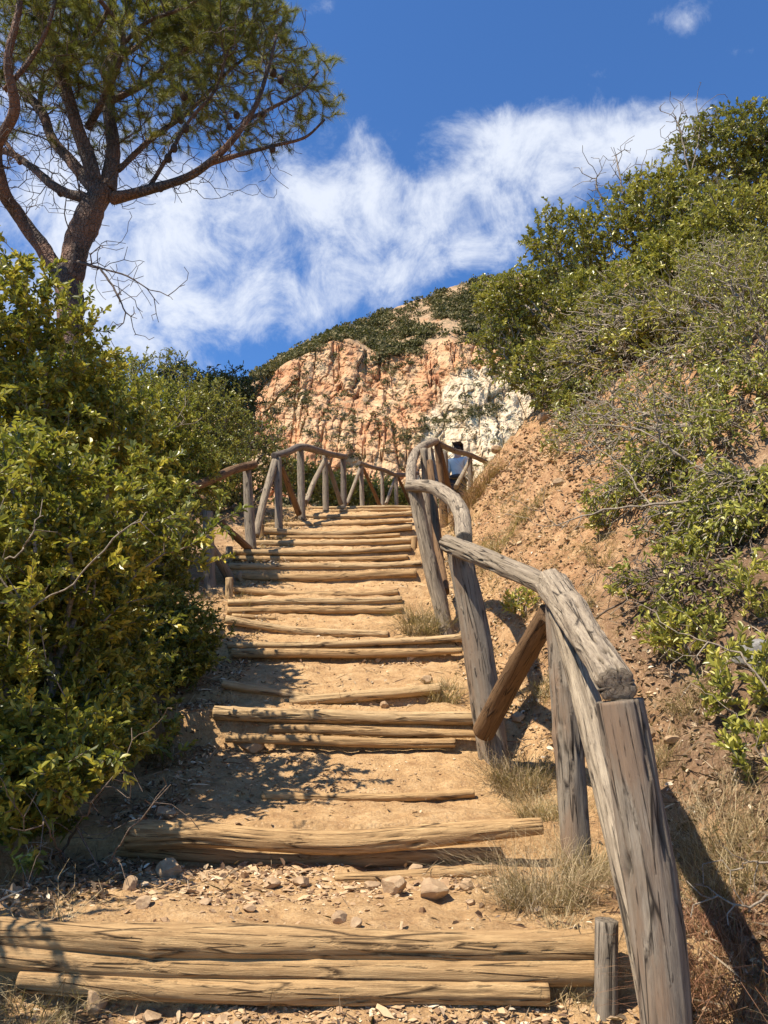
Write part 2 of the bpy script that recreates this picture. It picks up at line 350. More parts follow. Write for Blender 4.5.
# ------------------------------------------------------------------ timber
def spline(P, n):
    P = np.asarray(P, float)
    if len(P) == 2:
        t = np.linspace(0, 1, n)[:, None]; return P[0] * (1 - t) + P[1] * t
    L = np.concatenate([[0], np.cumsum(np.linalg.norm(np.diff(P, axis=0), axis=1))]); L /= L[-1]
    Q = np.vstack([2 * P[0] - P[1], P, 2 * P[-1] - P[-2]])
    out = []
    for s in np.linspace(0, 1, n):
        i = min(np.searchsorted(L, s, side='right') - 1, len(P) - 2); t = (s - L[i]) / (L[i + 1] - L[i])
        a, b, c, d = Q[i], Q[i + 1], Q[i + 2], Q[i + 3]
        out.append(.5 * ((2 * b) + (-a + c) * t + (2 * a - 5 * b + 4 * c - d) * t ** 2 + (-a + 3 * b - 3 * c + d) * t ** 3))
    return np.array(out)
def timber(name, P, rad, mat, parent=None, seed=0, ns=28, step=.012, rough=1.0, crack=1.0, flat=None, stain=None, cap=True, loc=None, knots=True, bend=.0):
    P = np.asarray(P, float); Lt = np.sum(np.linalg.norm(np.diff(P, axis=0), axis=1))
    n = int(max(8, min(220, Lt / step)))
    C = spline(P, n)
    if np.isscalar(rad): rad = [rad, rad]
    r = np.interp(np.linspace(0, 1, n), np.linspace(0, 1, len(rad)), rad)
    s = np.linspace(0, Lt, n)
    ph = seed * 3.7
    T = np.gradient(C, axis=0); T /= np.linalg.norm(T, axis=1)[:, None]
    up = np.array([0, 0, 1.0]) if abs(T[0][2]) < .8 else np.array([0, 1.0, 0])
    B = np.cross(T, up); B /= np.linalg.norm(B, axis=1)[:, None]; U = np.cross(B, T)
    C = C + B * (bend * Lt * vnoise(s * 1.3 / max(Lt, .3) * 2, ph)[:, None]) + U * (bend * Lt * vnoise(s * 1.3 / max(Lt, .3) * 2, ph + 7)[:, None])
    th = np.arange(ns) / ns * 2 * math.pi
    TH, S = np.meshgrid(th, s)
    cx, cy = np.cos(TH), np.sin(TH); rm = r[:, None]
    rr = rm * (1 + rough * (.07 * fbm(cx * 3.5 + ph, cy * 3.5, S * .8, 2, seed + 31) + .13 * fbm(cx * .9 + ph, cy * .9, S * 2.2, 3, seed) + .05 * fbm(cx * 2.2 + ph, cy * 2.2, S * 9, 3, seed + 5) + .035 * fbm(cx * 5 + ph, cy * 5, S * 3, 2, seed + 8)))
    cn = fbm(cx * 1.6 + ph, cy * 1.6, S * .9, 3, seed + 11)
    ck = np.exp(-(cn / .022) ** 2) * sstep(-.1, .25, fbm(cx + ph, cy, S * 1.7, 2, seed + 21))
    cn2 = fbm(cx * 3.1 + ph, cy * 3.1, S * .5, 2, seed + 41)
    ck = np.clip(ck + .8 * np.exp(-(cn2 / .018) ** 2) * sstep(.0, .2, fbm(cx * 2 + ph, cy * 2, S * 2.5, 2, seed + 51)), 0, 1)
    rr = rr - rm * .17 * crack * ck
    if knots:
        rg = np.random.default_rng(seed + 100)
        for _ in range(int(Lt * 1.6) + 1):
            a0, s0 = rg.uniform(0, 6.28), rg.uniform(0, Lt)
            da = np.angle(np.exp(1j * (TH - a0))) * rm
            q = np.exp(-(da ** 2 + (S - s0) ** 2 * .5) / (rm * .35) ** 2)
            rr = rr + rm * .12 * q
    VX = C[:, None, :] + rr[..., None] * (cx[..., None] * B[:, None, :] + cy[..., None] * U[:, None, :])
    V = VX.reshape(-1, 3); rest = np.stack([cx * rm, cy * rm, S + seed * 1.37], -1).reshape(-1, 3)
    idx = np.arange(n * ns).reshape(n, ns); nxt = np.roll(idx, -1, 1)
    fc = [np.stack([idx[:-1], nxt[:-1], nxt[1:], idx[1:]], -1).reshape(-1, 4)]
    ckf = ck.ravel() * crack
    stn = np.zeros(len(V)) if stain is None else (sstep(-.2, .9, cx * stain[0] + cy * stain[1])).ravel()
    if cap:
        for e, sg in ((0, -1), (n - 1, 1)):
            # concentric end rings so the sawn end has relief
            prev = idx[e]
            for fr in (.93, .6, .25):
                ring = C[e] + (VX[e] - C[e]) * fr + T[e] * sg * r[e] * (.05 if fr < .9 else .045) + T[e] * (r[e] * .05 * fbm(cx[e] * fr * 3 + ph, cy[e] * fr * 3, e, 3, seed))[:, None]
                b = len(V); V = np.vstack([V, ring]); ri = np.arange(b, b + ns)
                rest = np.vstack([rest, np.stack([cx[e] * rm[e] * fr, cy[e] * rm[e] * fr, np.full(ns, s[e] * .2 + (1 - fr) * 2.0)], -1)])
                ckf = np.concatenate([ckf, np.exp(-(np.sin(TH[e] * 3 + seed) / .12) ** 2) * (1 - fr * .5)]); stn = np.concatenate([stn, np.zeros(ns)])
                pr, rn = np.roll(prev, -1), np.roll(ri, -1)
                q = np.stack([prev, ri, rn, pr], -1) if sg > 0 else np.stack([prev, pr, rn, ri], -1)
                fc.append(q[:, ::-1]); prev = ri
            b = len(V); V = np.vstack([V, C[e] + T[e] * sg * r[e] * .05]); rest = np.vstack([rest, [0, 0, s[e]]]); ckf = np.append(ckf, .6); stn = np.append(stn, 0)
            pr = np.roll(prev, -1)
            fc.append(np.stack([prev, np.full(ns, b), pr] if sg < 0 else [prev, pr, np.full(ns, b)], -1))
    if flat is not None:      # flattened underside below height plane: (point, normal)
        p0, nn = np.asarray(flat[0], float), np.asarray(flat[1], float)
        dd = (V - p0) @ nn; V = V - np.minimum(dd, 0)[:, None] * nn[None]
    if loc is None and parent is None: loc = C[n // 2]
    fcs = [f for f in fc]
    return mesh_obj(name, V, fcs, mat, parent, True, {'rest': ('FLOAT_VECTOR', rest), 'crack': ('FLOAT', ckf), 'stain': ('FLOAT', stn)}, loc=loc)

for i, (lab, Y, th, pts, pale) in enumerate(LOGS):
    P = []
    for (px, py) in pts: P.append(at(px, py, Y))
    P = np.array(P); rad = th / F * depth(P[len(P) // 2]) / 2
    rg = np.random.default_rng(i); 
    rr = [rad * q for q in (1.02 + .1 * rg.standard_normal(), 1.0, 1.05, .98, .95 + .1 * rg.standard_normal())]
    near = Y < 5.2
    o = timber('step_log', P, rr, W_LOG2 if pale else W_LOG, None, seed=i + 1, ns=44 if near else 20, step=.011 if near else .03, rough=1.15, crack=1.2, bend=.006)
    tag(o, lab, 'log', 'logs of the stairway')

def stake(px, y0, y1, th, Y, lab, mat=W_POST):
    a, b = at(px, y1, Y), at(px + .5, y0, Y); a = a + (a - b) * .5
    o = timber('stake', [a, b], th / F * depth(b) / 2, mat, None, seed=int(px + y0), ns=24, step=.012)
    tag(o, lab, 'stake', 'stakes holding the step logs')
stake(606, 920, 992, 23, 2.30, 'grey upright stake holding the right end of the bottom step')
stake(229, 578, 598, 7.5, 7.05, 'short pale stake beside the round stone on the left of the stairs', W_LOG2)
stake(229, 547, 564, 7, 8.15, 'grey stake at the left ends of two logs by the railing brace')
stake(261, 525, 541, 6, 9.1, 'small stake between the leaning brace and the dark ended log', W_LOG)
stake(414, 537, 554, 6, 8.3, 'small tan stake at the right end of the upper steps by the railing', W_LOG)

# ------------------------------------------------------------------ railings
def pole(root, name, pts, th, mat, seed, **k):
    """pts: (px, py, Y) ; th px thickness per point or single"""
    P = np.array([at(*p) for p in pts])
    if np.isscalar(th): th = [th] * len(pts)
    rad = [t * .94 / F * depth(p) / 2 for t, p in zip(th, P)]
    Y = pts[0][2]
    if name == 'post':
        a_, b_ = P[0], P[1]; dn = (a_ - b_) / np.linalg.norm(a_ - b_); q_ = 0
        while P[0][2] > ground(P[0][0], P[0][1]) - .12 and q_ < 30: P[0] = P[0] + dn * .06; q_ += 1
    k.setdefault('ns', 40 if Y < 5 else 18); k.setdefault('step', .012 if Y < 5 else .035)
    return timber(name, P, rad, mat, root, seed=seed, **k)
b0 = at(672, 1150, 1.92)
rr_ = empty('railing', [b0[0], b0[1], ground(b0[0], b0[1])], 'grey weathered log railing along the right side of the stairs, nearest with big post', 'railing')
pole(rr_, 'post', [(676, 1200, 1.95), (664, 1010, 1.93), (646, 850, 1.92), (619, 701, 1.92)], [50, 53, 55, 50], W_POST, 201, ns=72, step=.008, stain=(.8, -.6), crack=1.5)
pole(rr_, 'post', [(577, 880, 3.12), (570, 760, 3.12), (557, 592, 3.12)], [32, 31, 26], W_POST, 202, crack=1.4, stain=(.8, -.3))
pole(rr_, 'post', [(494, 760, 4.42), (476, 640, 4.42), (458, 545, 4.40)], [31, 31, 25], W_POST, 203, crack=1.4, stain=(.9, -.2))
pole(rr_, 'post', [(442, 612, 6.3), (427, 550, 6.3), (414, 488, 6.3)], [17, 17, 14], W_GREY, 204)
pole(rr_, 'post', [(432, 575, 7.9), (428, 520, 7.9), (424, 449, 7.9)], [10, 9, 8], W_GREY, 205)
pole(rr_, 'post', [(444, 520, 9.6), (441, 480, 9.6), (437, 443, 9.6)], [9, 8, 7], W_BROWN, 206)
pole(rr_, 'post', [(448, 505, 10.6), (445, 452, 10.6)], [6, 5], W_DARK, 207)
pole(rr_, 'post', [(471, 500, 12.2), (470, 456, 12.2)], [6, 5], W_DARK, 208)
pole(rr_, 'brace', [(664, 1040, 2.02), (630, 880, 2.3), (592, 720, 2.72), (558, 604, 3.02)], [38, 34, 31, 26], W_GREY, 210, crack=1.3, ns=56)
pole(rr_, 'brace', [(484, 731, 4.30), (515, 672, 3.85), (549, 614, 3.35)], [24, 24, 24], W_BROWN, 211, rough=.5, crack=.4)
pole(rr_, 'brace', [(482, 680, 4.9), (474, 620, 4.75), (466, 552, 4.55)], [12, 12, 11], W_GREY, 212)
pole(rr_, 'brace', [(445, 592, 6.45), (438, 545, 7.0), (430, 462, 7.8)], [10, 9, 7], W_BROWN, 213)
pole(rr_, 'brace', [(437, 492, 8.6), (430, 450, 9.4)], [8, 7], W_GREY, 214)
pole(rr_, 'brace', [(449, 494, 10.3), (439, 449, 9.7)], [8, 7], W_BROWN, 215)
pole(rr_, 'brace', [(456, 487, 11.2), (470, 460, 12.1)], [5, 4], W_GREY, 216)
e0 = at(617, 687, 1.86)
pole(rr_, 'rail', [(617, 686, 1.87), (598, 655, 2.15), (571, 612, 2.75), (552, 584, 3.13)], [39, 38, 35, 33], W_GREY, 220, ns=72, step=.008, crack=2.0, rough=1.5,
     flat=(at(617, 700, 1.88), (0, -.12, .99)))
pole(rr_, 'rail', [(447, 543, 4.32), (480, 556, 3.95), (520, 573, 3.5), (556, 590, 3.2)], [18, 21, 23, 24], W_GREY, 221, ns=56, crack=1.8, rough=1.3)
pole(rr_, 'rail', [(410, 486, 6.3), (432, 487, 6.0), (452, 499, 5.5), (462, 515, 5.0), (464, 540, 4.45)], [13, 14, 16, 18, 18], W_GREY, 222, ns=40, step=.02, crack=1.4)
pole(rr_, 'rail', [(411, 489, 6.35), (411, 470, 7.0), (415, 454, 7.9), (424, 446, 8.7), (436, 441, 9.6)], [12, 11, 10, 9, 7.5], W_GREY, 223)
pole(rr_, 'rail', [(435, 442, 9.6), (455, 451, 10.9), (470, 455, 12.1), (486, 462, 12.8)], [7, 5.5, 5.5, 5], W_DARK, 224)
l0 = at(250, 547, 8.4)
rl = empty('railing', [l0[0], l0[1], ground(l0[0], l0[1])], 'short log railing rising out of the green bush on the left of the stairs', 'railing')
pole(rl, 'post', [(210, 606, 7.3), (208, 512, 7.3)], [13, 11], W_POST, 230)
pole(rl, 'post', [(252, 552, 8.4), (249, 510, 8.4), (247, 470, 8.4)], [11, 11, 9], W_POST, 231)
pole(rl, 'brace', [(234, 586, 7.75), (212, 549, 7.35), (187, 516, 6.9)], [11, 10, 9], W_GREY, 232)
pole(rl, 'brace', [(249, 549, 8.35), (220, 522, 7.5)], [8, 7], W_BROWN, 233)
pole(rl, 'rail', [(190, 488, 6.9), (215, 478, 7.5), (235, 469, 8.0), (254, 465, 8.5)], [10, 9.5, 9, 9], W_BROWN, 234)
l1 = at(300, 513, 10.1)
rm_ = empty('railing', [l1[0], l1[1], ground(l1[0], l1[1])], 'log railing with peaked rail beside the top steps, middle of the left railings', 'railing')
pole(rm_, 'post', [(279, 535, 9.25), (278, 458, 9.25)], [9, 8], W_POST, 240)
pole(rm_, 'post', [(302, 520, 10.1), (300, 450, 10.1)], [8, 7.5], W_POST, 241)
pole(rm_, 'post', [(326, 512, 11.3), (325, 456, 11.3)], [7, 6], W_POST, 242)
pole(rm_, 'post', [(344, 514, 12.0), (343, 456, 12.0)], [6.5, 5.5], W_DARK, 243)
pole(rm_, 'brace', [(256, 536, 8.75), (264, 500, 9.0), (275, 461, 9.25)], [8, 8, 8], W_GREY, 244)
pole(rm_, 'brace', [(299, 514, 10.0), (281, 466, 9.35)], [6.5, 6], W_BROWN, 245)
pole(rm_, 'brace', [(306, 502, 10.25), (314, 482, 10.8), (325, 460, 11.2)], [5.5, 5.5, 5], W_GREY, 246)
pole(rm_, 'brace', [(341, 504, 11.9), (328, 463, 11.4)], [5, 4.5], W_DARK, 247)
pole(rm_, 'rail', [(274, 456, 9.2), (288, 452, 9.6), (302, 447, 10.1), (326, 453, 11.2), (345, 457, 12.1)], [7.5, 7.5, 8, 6, 6.5], W_DARK, 248)
l2 = at(383, 506, 13.6)
rf = empty('railing', [l2[0], l2[1], ground(l2[0], l2[1])], 'low far log railing beyond the top step, in front of the white cliff foot', 'railing')
pole(rf, 'post', [(363, 520, 12.7), (361, 465, 12.7)], [5.5, 4.5], W_POST, 250)
pole(rf, 'post', [(383, 520, 13.6), (382, 470, 13.6)], [4.2, 3.6], W_POST, 251)
pole(rf, 'post', [(397, 520, 14.4), (396, 475, 14.4)], [4.2, 4], W_POST, 252)
pole(rf, 'post', [(416, 520, 15.3), (415, 474, 15.3)], [4, 3.6], W_POST, 253)
pole(rf, 'brace', [(347, 504, 12.2), (361, 466, 12.7)], [4, 4], W_GREY, 254)
pole(rf, 'brace', [(381, 508, 13.5), (363, 468, 12.8)], [4.2, 3.5], W_BROWN, 255)
pole(rf, 'brace', [(386, 504, 13.7), (395, 478, 14.3)], [3.4, 3], W_GREY, 256)
pole(rf, 'brace', [(412, 508, 15.2), (398, 477, 14.5)], [3.6, 3], W_BROWN, 257)
pole(rf, 'rail', [(359, 463, 12.6), (372, 467, 13.1), (384, 470, 13.7), (397, 475, 14.4), (418, 473, 15.4)], [5, 4.5, 4.5, 4.2, 3.8], W_DARK, 258)

# ------------------------------------------------------------------ plants
def grow(seeds, targets, bf=.35, seg=.12, wob=.25, rgen=rng):
    """connect every target to the nearest grown node (weighted by path length): a natural branching tree"""
    nodes = [np.asarray(s[0], float) for s in seeds]; par = [s[1] for s in seeds]
    N = len(nodes); cap = N + len(targets) * 14
    A = np.zeros((cap, 3)); PL = np.zeros(cap); A[:N] = nodes
    for i in range(N): PL[i] = 0 if par[i] < 0 else PL[par[i]] + np.linalg.norm(A[i] - A[par[i]])
    T = np.asarray(targets, float)
    order = np.argsort(np.min(np.linalg.norm(T[:, None, :] - A[None, :N:max(1, N // 40)], axis=2), axis=1))
    tips = []
    for t in T[order]:
        d2 = np.sqrt(((A[:N] - t) ** 2).sum(1)); j = int(np.argmin(d2 + bf * PL[:N])); dist = d2[j]
        n = max(1, min(12, int(dist / seg))); p0 = A[j].copy(); prev = j
        perp = rgen.standard_normal(3) * dist * wob * .35
        pp = par[j]
        if pp >= 0:
            dr = p0 - A[pp]; dr /= (np.linalg.norm(dr) + 1e-9); perp = perp + dr * dist * .25
        for k in range(1, n + 1):
            s = k / n; q = p0 * (1 - s) + t * s + perp * 4 * s * (1 - s) * .5 + rgen.standard_normal(3) * seg * .13 * (k < n)
            A[N] = q; par.append(prev); PL[N] = PL[prev] + np.linalg.norm(q - A[prev]); prev = N; N += 1
        tips.append(prev)
    return A[:N], np.array(par), np.array(tips)
def radii(A, par, tip_r, p=2.3, rmax=None):
    w = np.zeros(len(A)); ch = np.zeros(len(A), int)
    for i in range(len(A) - 1, -1, -1):
        if ch[i] == 0: w[i] = tip_r ** p
        if par[i] >= 0: w[par[i]] += w[i]; ch[par[i]] += 1
    r = w ** (1 / p)
    if rmax: r = np.minimum(r, rmax)
    return r
def tubes(A, par, r, ns=4, sel=None):
    e = np.where(par >= 0)[0]
    if sel is not None: e = e[sel(e)]
    a, b = A[par[e]], A[e]; ra = np.minimum(r[par[e]], r[e] * 1.35); rb = r[e]
    d = b - a; L = np.linalg.norm(d, axis=1)[:, None] + 1e-9; d = d / L
    a = a - d * ra[:, None] * .3
    ref = np.where(np.abs(d[:, 2:3]) < .9, np.array([[0, 0, 1.0]]), np.array([[1.0, 0, 0]]))
    u = np.cross(d, ref); u /= np.linalg.norm(u, axis=1)[:, None]; w = np.cross(d, u)
    th = np.arange(ns) / ns * 2 * math.pi; c, s = np.cos(th), np.sin(th)
    ring = u[:, None] * c[None, :, None] + w[:, None] * s[None, :, None]
    V = np.concatenate([a[:, None] + ring * ra[:, None, None], b[:, None] + ring * rb[:, None, None]], 1)
    n = len(e); base = np.arange(n)[:, None] * (2 * ns); k = np.arange(ns)[None]; k2 = (k + 1) % ns
    fc = np.stack([base + k, base + k2, base + ns + k2, base + ns + k], -1).reshape(-1, 4)
    return V.reshape(-1, 3), fc
def unit(v): return v / (np.linalg.norm(v, axis=-1, keepdims=True) + 1e-9)
def leaves(pos, dirs, nor, ln, wd, tone, rg, fold=.25):
    n = len(pos); d = unit(dirs); s = unit(np.cross(d, nor)); m = np.cross(s, d)
    ln = ln[:, None]; wd = wd[:, None]
    droop = -m * 0 - np.array([0, 0, 1.0]) * ln * .12
    p0 = pos; L1 = pos + d * ln * .33 + s * wd * .5 + m * wd * fold; L2 = pos + d * ln * .72 + s * wd * .42 + m * wd * fold + droop * .5
    tp = pos + d * ln + droop; R1 = pos + d * ln * .33 - s * wd * .5 + m * wd * fold; R2 = pos + d * ln * .72 - s * wd * .42 + m * wd * fold + droop * .5
    V = np.stack([p0, L1, L2, tp, R2, R1], 1).reshape(-1, 3)
    b = np.arange(n)[:, None] * 6
    fc = np.concatenate([b + np.array([[0, 3, 2, 1]]), b + np.array([[0, 5, 4, 3]])]).reshape(-1, 4)
    return V, fc, np.repeat(tone, 6)
def twig_leaves(A, par, tips, rg, n_per, L, ln, wd, tone0=.4, tonev=.25, spread=1.0, upb=.35):
    T = np.repeat(tips, n_per); k = np.tile(np.arange(n_per), len(tips)); N = len(T)
    d = unit(A[T] - A[par[T]]); q = (k + rg.random(N)) / n_per
    pos = A[T] - d * (L * (1 - q))[:, None]
    ref = rg.standard_normal((len(tips), 3)); ref = np.repeat(ref, n_per, 0); u = unit(np.cross(d, ref)); w = np.cross(d, u)
    ph = k * 2.4 + rg.uniform(-.4, .4, N); rad = u * np.cos(ph)[:, None] + w * np.sin(ph)[:, None]
    al = np.radians(rg.uniform(25, 80, N) * spread) * (1.15 - .55 * q)
    dirs = d * np.cos(al)[:, None] + rad * np.sin(al)[:, None] + np.array([0, 0, upb]) * rg.random(N)[:, None]
    nor = unit(d * .6 + np.array([0, 0, .8]) + .45 * rg.standard_normal((N, 3)))
    tt = np.repeat(tone0 + tonev * rg.standard_normal(len(tips)), n_per) + .12 * rg.standard_normal(N)
    sz = rg.uniform(.7, 1.2, N)
    return leaves(pos, dirs, nor, ln * sz, wd * sz, np.clip(tt, 0, 1), rg)

def ell_points(c, r, n, rg, shell=.55, lumps=.25, seed=0, keep=None):
    out = []
    tot = 0
    while tot < n:
        d = unit(rg.standard_normal((n * 2, 3))); lm = 1 + lumps * fbm(d[:, 0] * 1.8 + seed, d[:, 1] * 1.8, d[:, 2] * 1.8, 3, seed) * 2
        s = rg.random(n * 2) ** (1 / 3) * (1 - shell) + shell * np.sqrt(rg.random(n * 2)) if shell < 1 else np.ones(n * 2)
        p = np.asarray(c) + d * np.asarray(r) * (lm * np.clip(s, 0, 1.05))[:, None]
        g = ground(p[:, 0], p[:, 1]); p = p[p[:, 2] > g + .06]
        if keep is not None: p = p[keep(p)]
        out.append(p); tot += len(p)
    return np.concatenate(out)[:n]

def shrub(name, label, base, ells, ntw, leafm, barkm, group=None, ln=.036, wd=.014, n_per=11, L=.10, tip_r=.0022, tone0=.4, tonev=.22, seed=1,
          seg=.09, bf=.35, leafy=1.0, cat='shrub', shell=.5, lumps=.25, wob=.25, ns=3, rmax=.03, stems=5, keep=None, upb=.35):
    rg = np.random.default_rng(seed)
    base = np.asarray(base, float); base[2] = ground(base[0], base[1]) - .03
    root = empty(name, base, label, cat, group)
    T = np.concatenate([ell_points(c, r, max(4, int(ntw * w)), rg, shell, lumps, seed + q, keep) for q, (c, r, w) in enumerate(ells)])
    seeds = [(base, -1)]
    for q in range(stems):
        t = T[rg.integers(len(T))]; prev = 0; m = 5; b = base + np.array([rg.uniform(-.12, .12), rg.uniform(-.12, .12), 0])
        for k in range(1, m + 1):
            s = k / m * .55; p = b * (1 - s) + t * s + np.array([0, 0, .12 * math.sin(s * 3)]) + rg.standard_normal(3) * .02
            seeds.append((p, prev)); prev = len(seeds) - 1
    A, par, tips = grow(seeds, T, bf, seg, wob, rg)
    r = radii(A, par, tip_r, 2.25, rmax)
    V, fc = tubes(A, par, r, ns)
    mesh_obj('branches', V, fc, barkm, root, True)
    lt = tips if leafy >= 1 else tips[rg.random(len(tips)) < leafy]
    V, fc, tn = twig_leaves(A, par, lt, rg, n_per, L, ln, wd, tone0, tonev, upb=upb)
    mesh_obj('foliage', V, fc, leafm, root, False, {'tone': ('FLOAT', tn)})
    return root

def E(px, py, Y, rx, ry, rz, w): return (at(px, py, Y), (rx, ry, rz), w)
GL = 'bushes crowding the left side'
GR = 'shrubs on the right bank'
# ---- left side
p = at(20, 880, 3.1)
shrub('lentisk_bush', 'large glossy green bush nearest on the left, its boughs hanging over the step edge', (p[0] - .15, 3.5, 0),
      [E(75, 700, 4.4, .7, .5, .7, .22), E(40, 520, 3.6, .75, .65, .55, .30), E(70, 640, 3.9, .48, .5, .50, .26), E(35, 770, 3.1, .36, .40, .28, .12), E(-40, 660, 3.2, .5, .6, .7, .16), E(90, 740, 3.6, .30, .3, .24, .08)],
      4600, LENTISK, TWIG, GL, ln=.043, wd=.0195, seed=11, tone0=.50, tonev=.30, n_per=12, shell=.35, lumps=.45)
p = at(30, 600, 4.4)
shrub('lentisk_bush', 'tall bush with yellow-green sprays reaching up in front of the pine trunk', (p[0], 4.6, 0),
      [E(10, 300, 4.2, .42, .5, .42, .16), E(40, 380, 4.5, .62, .5, .45, .34), E(0, 440, 4.4, .7, .5, .5, .22), E(110, 440, 4.9, .5, .5, .42, .28)],
      2300, LENTISK, TWIG, GL, ln=.046, wd=.020, seed=12, tone0=.60, tonev=.25, n_per=12, shell=.5, lumps=.4)
p = at(150, 640, 5.2)
shrub('lentisk_bush', 'rounded dense bush spilling against the left ends of the middle steps', (p[0] - .2, 5.3, 0),
      [E(140, 560, 5.4, .55, .55, .55, .40), E(172, 655, 5.2, .38, .35, .40, .36), E(105, 500, 5.6, .6, .5, .5, .25)],
      2900, LENTISK, TWIG, GL, ln=.038, wd=.017, seed=13, tone0=.36, n_per=11, lumps=.4)
p = at(140, 480, 7.2)
shrub('lentisk_bush', 'olive green bush beside the short left railing, below the far trees', (p[0], 7.4, 0),
      [E(120, 430, 7.2, .9, .8, .62, .5), E(178, 470, 7.4, .55, .5, .5, .3), E(60, 400, 7.0, .9, .8, .6, .2), E(0, 440, 7.0, 1.2, .8, 1.0, .5), E(30, 560, 6.4, 1.2, .6, .9, .4)],
      3000, LENTISK, TWIG, GL, ln=.045, wd=.020, seed=14, tone0=.45, n_per=10)
p = at(190, 430, 10)
shrub('olive_shrub', 'round mid-green shrub behind the short left railing', (p[0], 10.4, 0),
      [E(190, 430, 10.3, 1.1, .9, .85, .6), E(150, 390, 10.8, 1.1, .9, .6, .25), E(215, 470, 9.8, .55, .5, .6, .15)],
      2200, OLIVE, DARKTWIG, GL, ln=.055, wd=.022, seed=15, tone0=.45, n_per=9, seg=.15, L=.16, tip_r=.004)
p = at(262, 460, 11.5)
shrub('olive_shrub', 'dull olive shrub with bare lower twigs between two left railings', (p[0] - .3, 11.3, 0),
      [E(255, 455, 11.8, .7, .6, .65, .6), E(232, 490, 10.6, .5, .5, .5, .25), E(282, 475, 12.2, .45, .4, .4, .15)],
      1300, OLIVE, DARKTWIG, GL, ln=.05, wd=.02, seed=16, tone0=.35, n_per=7, seg=.14, leafy=.8, L=.15, tip_r=.004)
p = at(225, 390, 16)
shrub('dark_evergreen', 'dark evergreen tree crown on the left against the sky and cliff edge', (p[0], 16, 0),
      [E(228, 392, 16, .9, .9, .55, .45), E(222, 430, 16, 1.3, 1, 1.0, .35), E(180, 380, 16.4, 1.0, .9, .45, .2)],
      1700, DARKLEAF, DARKTWIG, None, ln=.09, wd=.03, seed=17, tone0=.45, n_per=9, seg=.25, L=.25, tip_r=.006, cat='tree', lumps=.5)
shrub('lentisk_bush', 'unseen leafy bush beyond the lower left corner, shading the ends of the bottom logs', (-2.25, 1.95, 0),  # out of view, put in to dapple the bottom logs with shade
      [((-1.95, 2.0, .62), (.52, .5, .42), .7), ((-1.62, 1.5, .35), (.34, .35, .26), .25), ((-2.0, 2.7, .75), (.55, .45, .42), .6)],
      520, LENTISK, TWIG, GL, ln=.043, wd=.0195, seed=19, tone0=.45, n_per=10, shell=.2, lumps=.5)
for q, (px, py, Y, s, lab) in enumerate([(300, 478, 15.5, .75, 'yellow-green bush behind the peaked left railing'), (328, 486, 17, .8, 'low green bush framed between the two last posts of the peaked railing'),
                                         (352, 490, 18, .7, 'low bush in the gap between the peaked and the far railing'), (375, 492, 19, .8, 'green bush seen through the far low railing'),
                                         (402, 497, 20, .7, 'small bush at the right end of the far railing')]):
    c = at(px, py, Y)
    shrub('hillside_bush', lab, (c[0], Y, 0), [(c, (s, s * .8, s * .55), 1.0)], 420, OLIVE, DARKTWIG, 'bushes beyond the far railings', ln=.08, wd=.032, seed=30 + q, tone0=.6, n_per=9, seg=.22, L=.22, tip_r=.006)

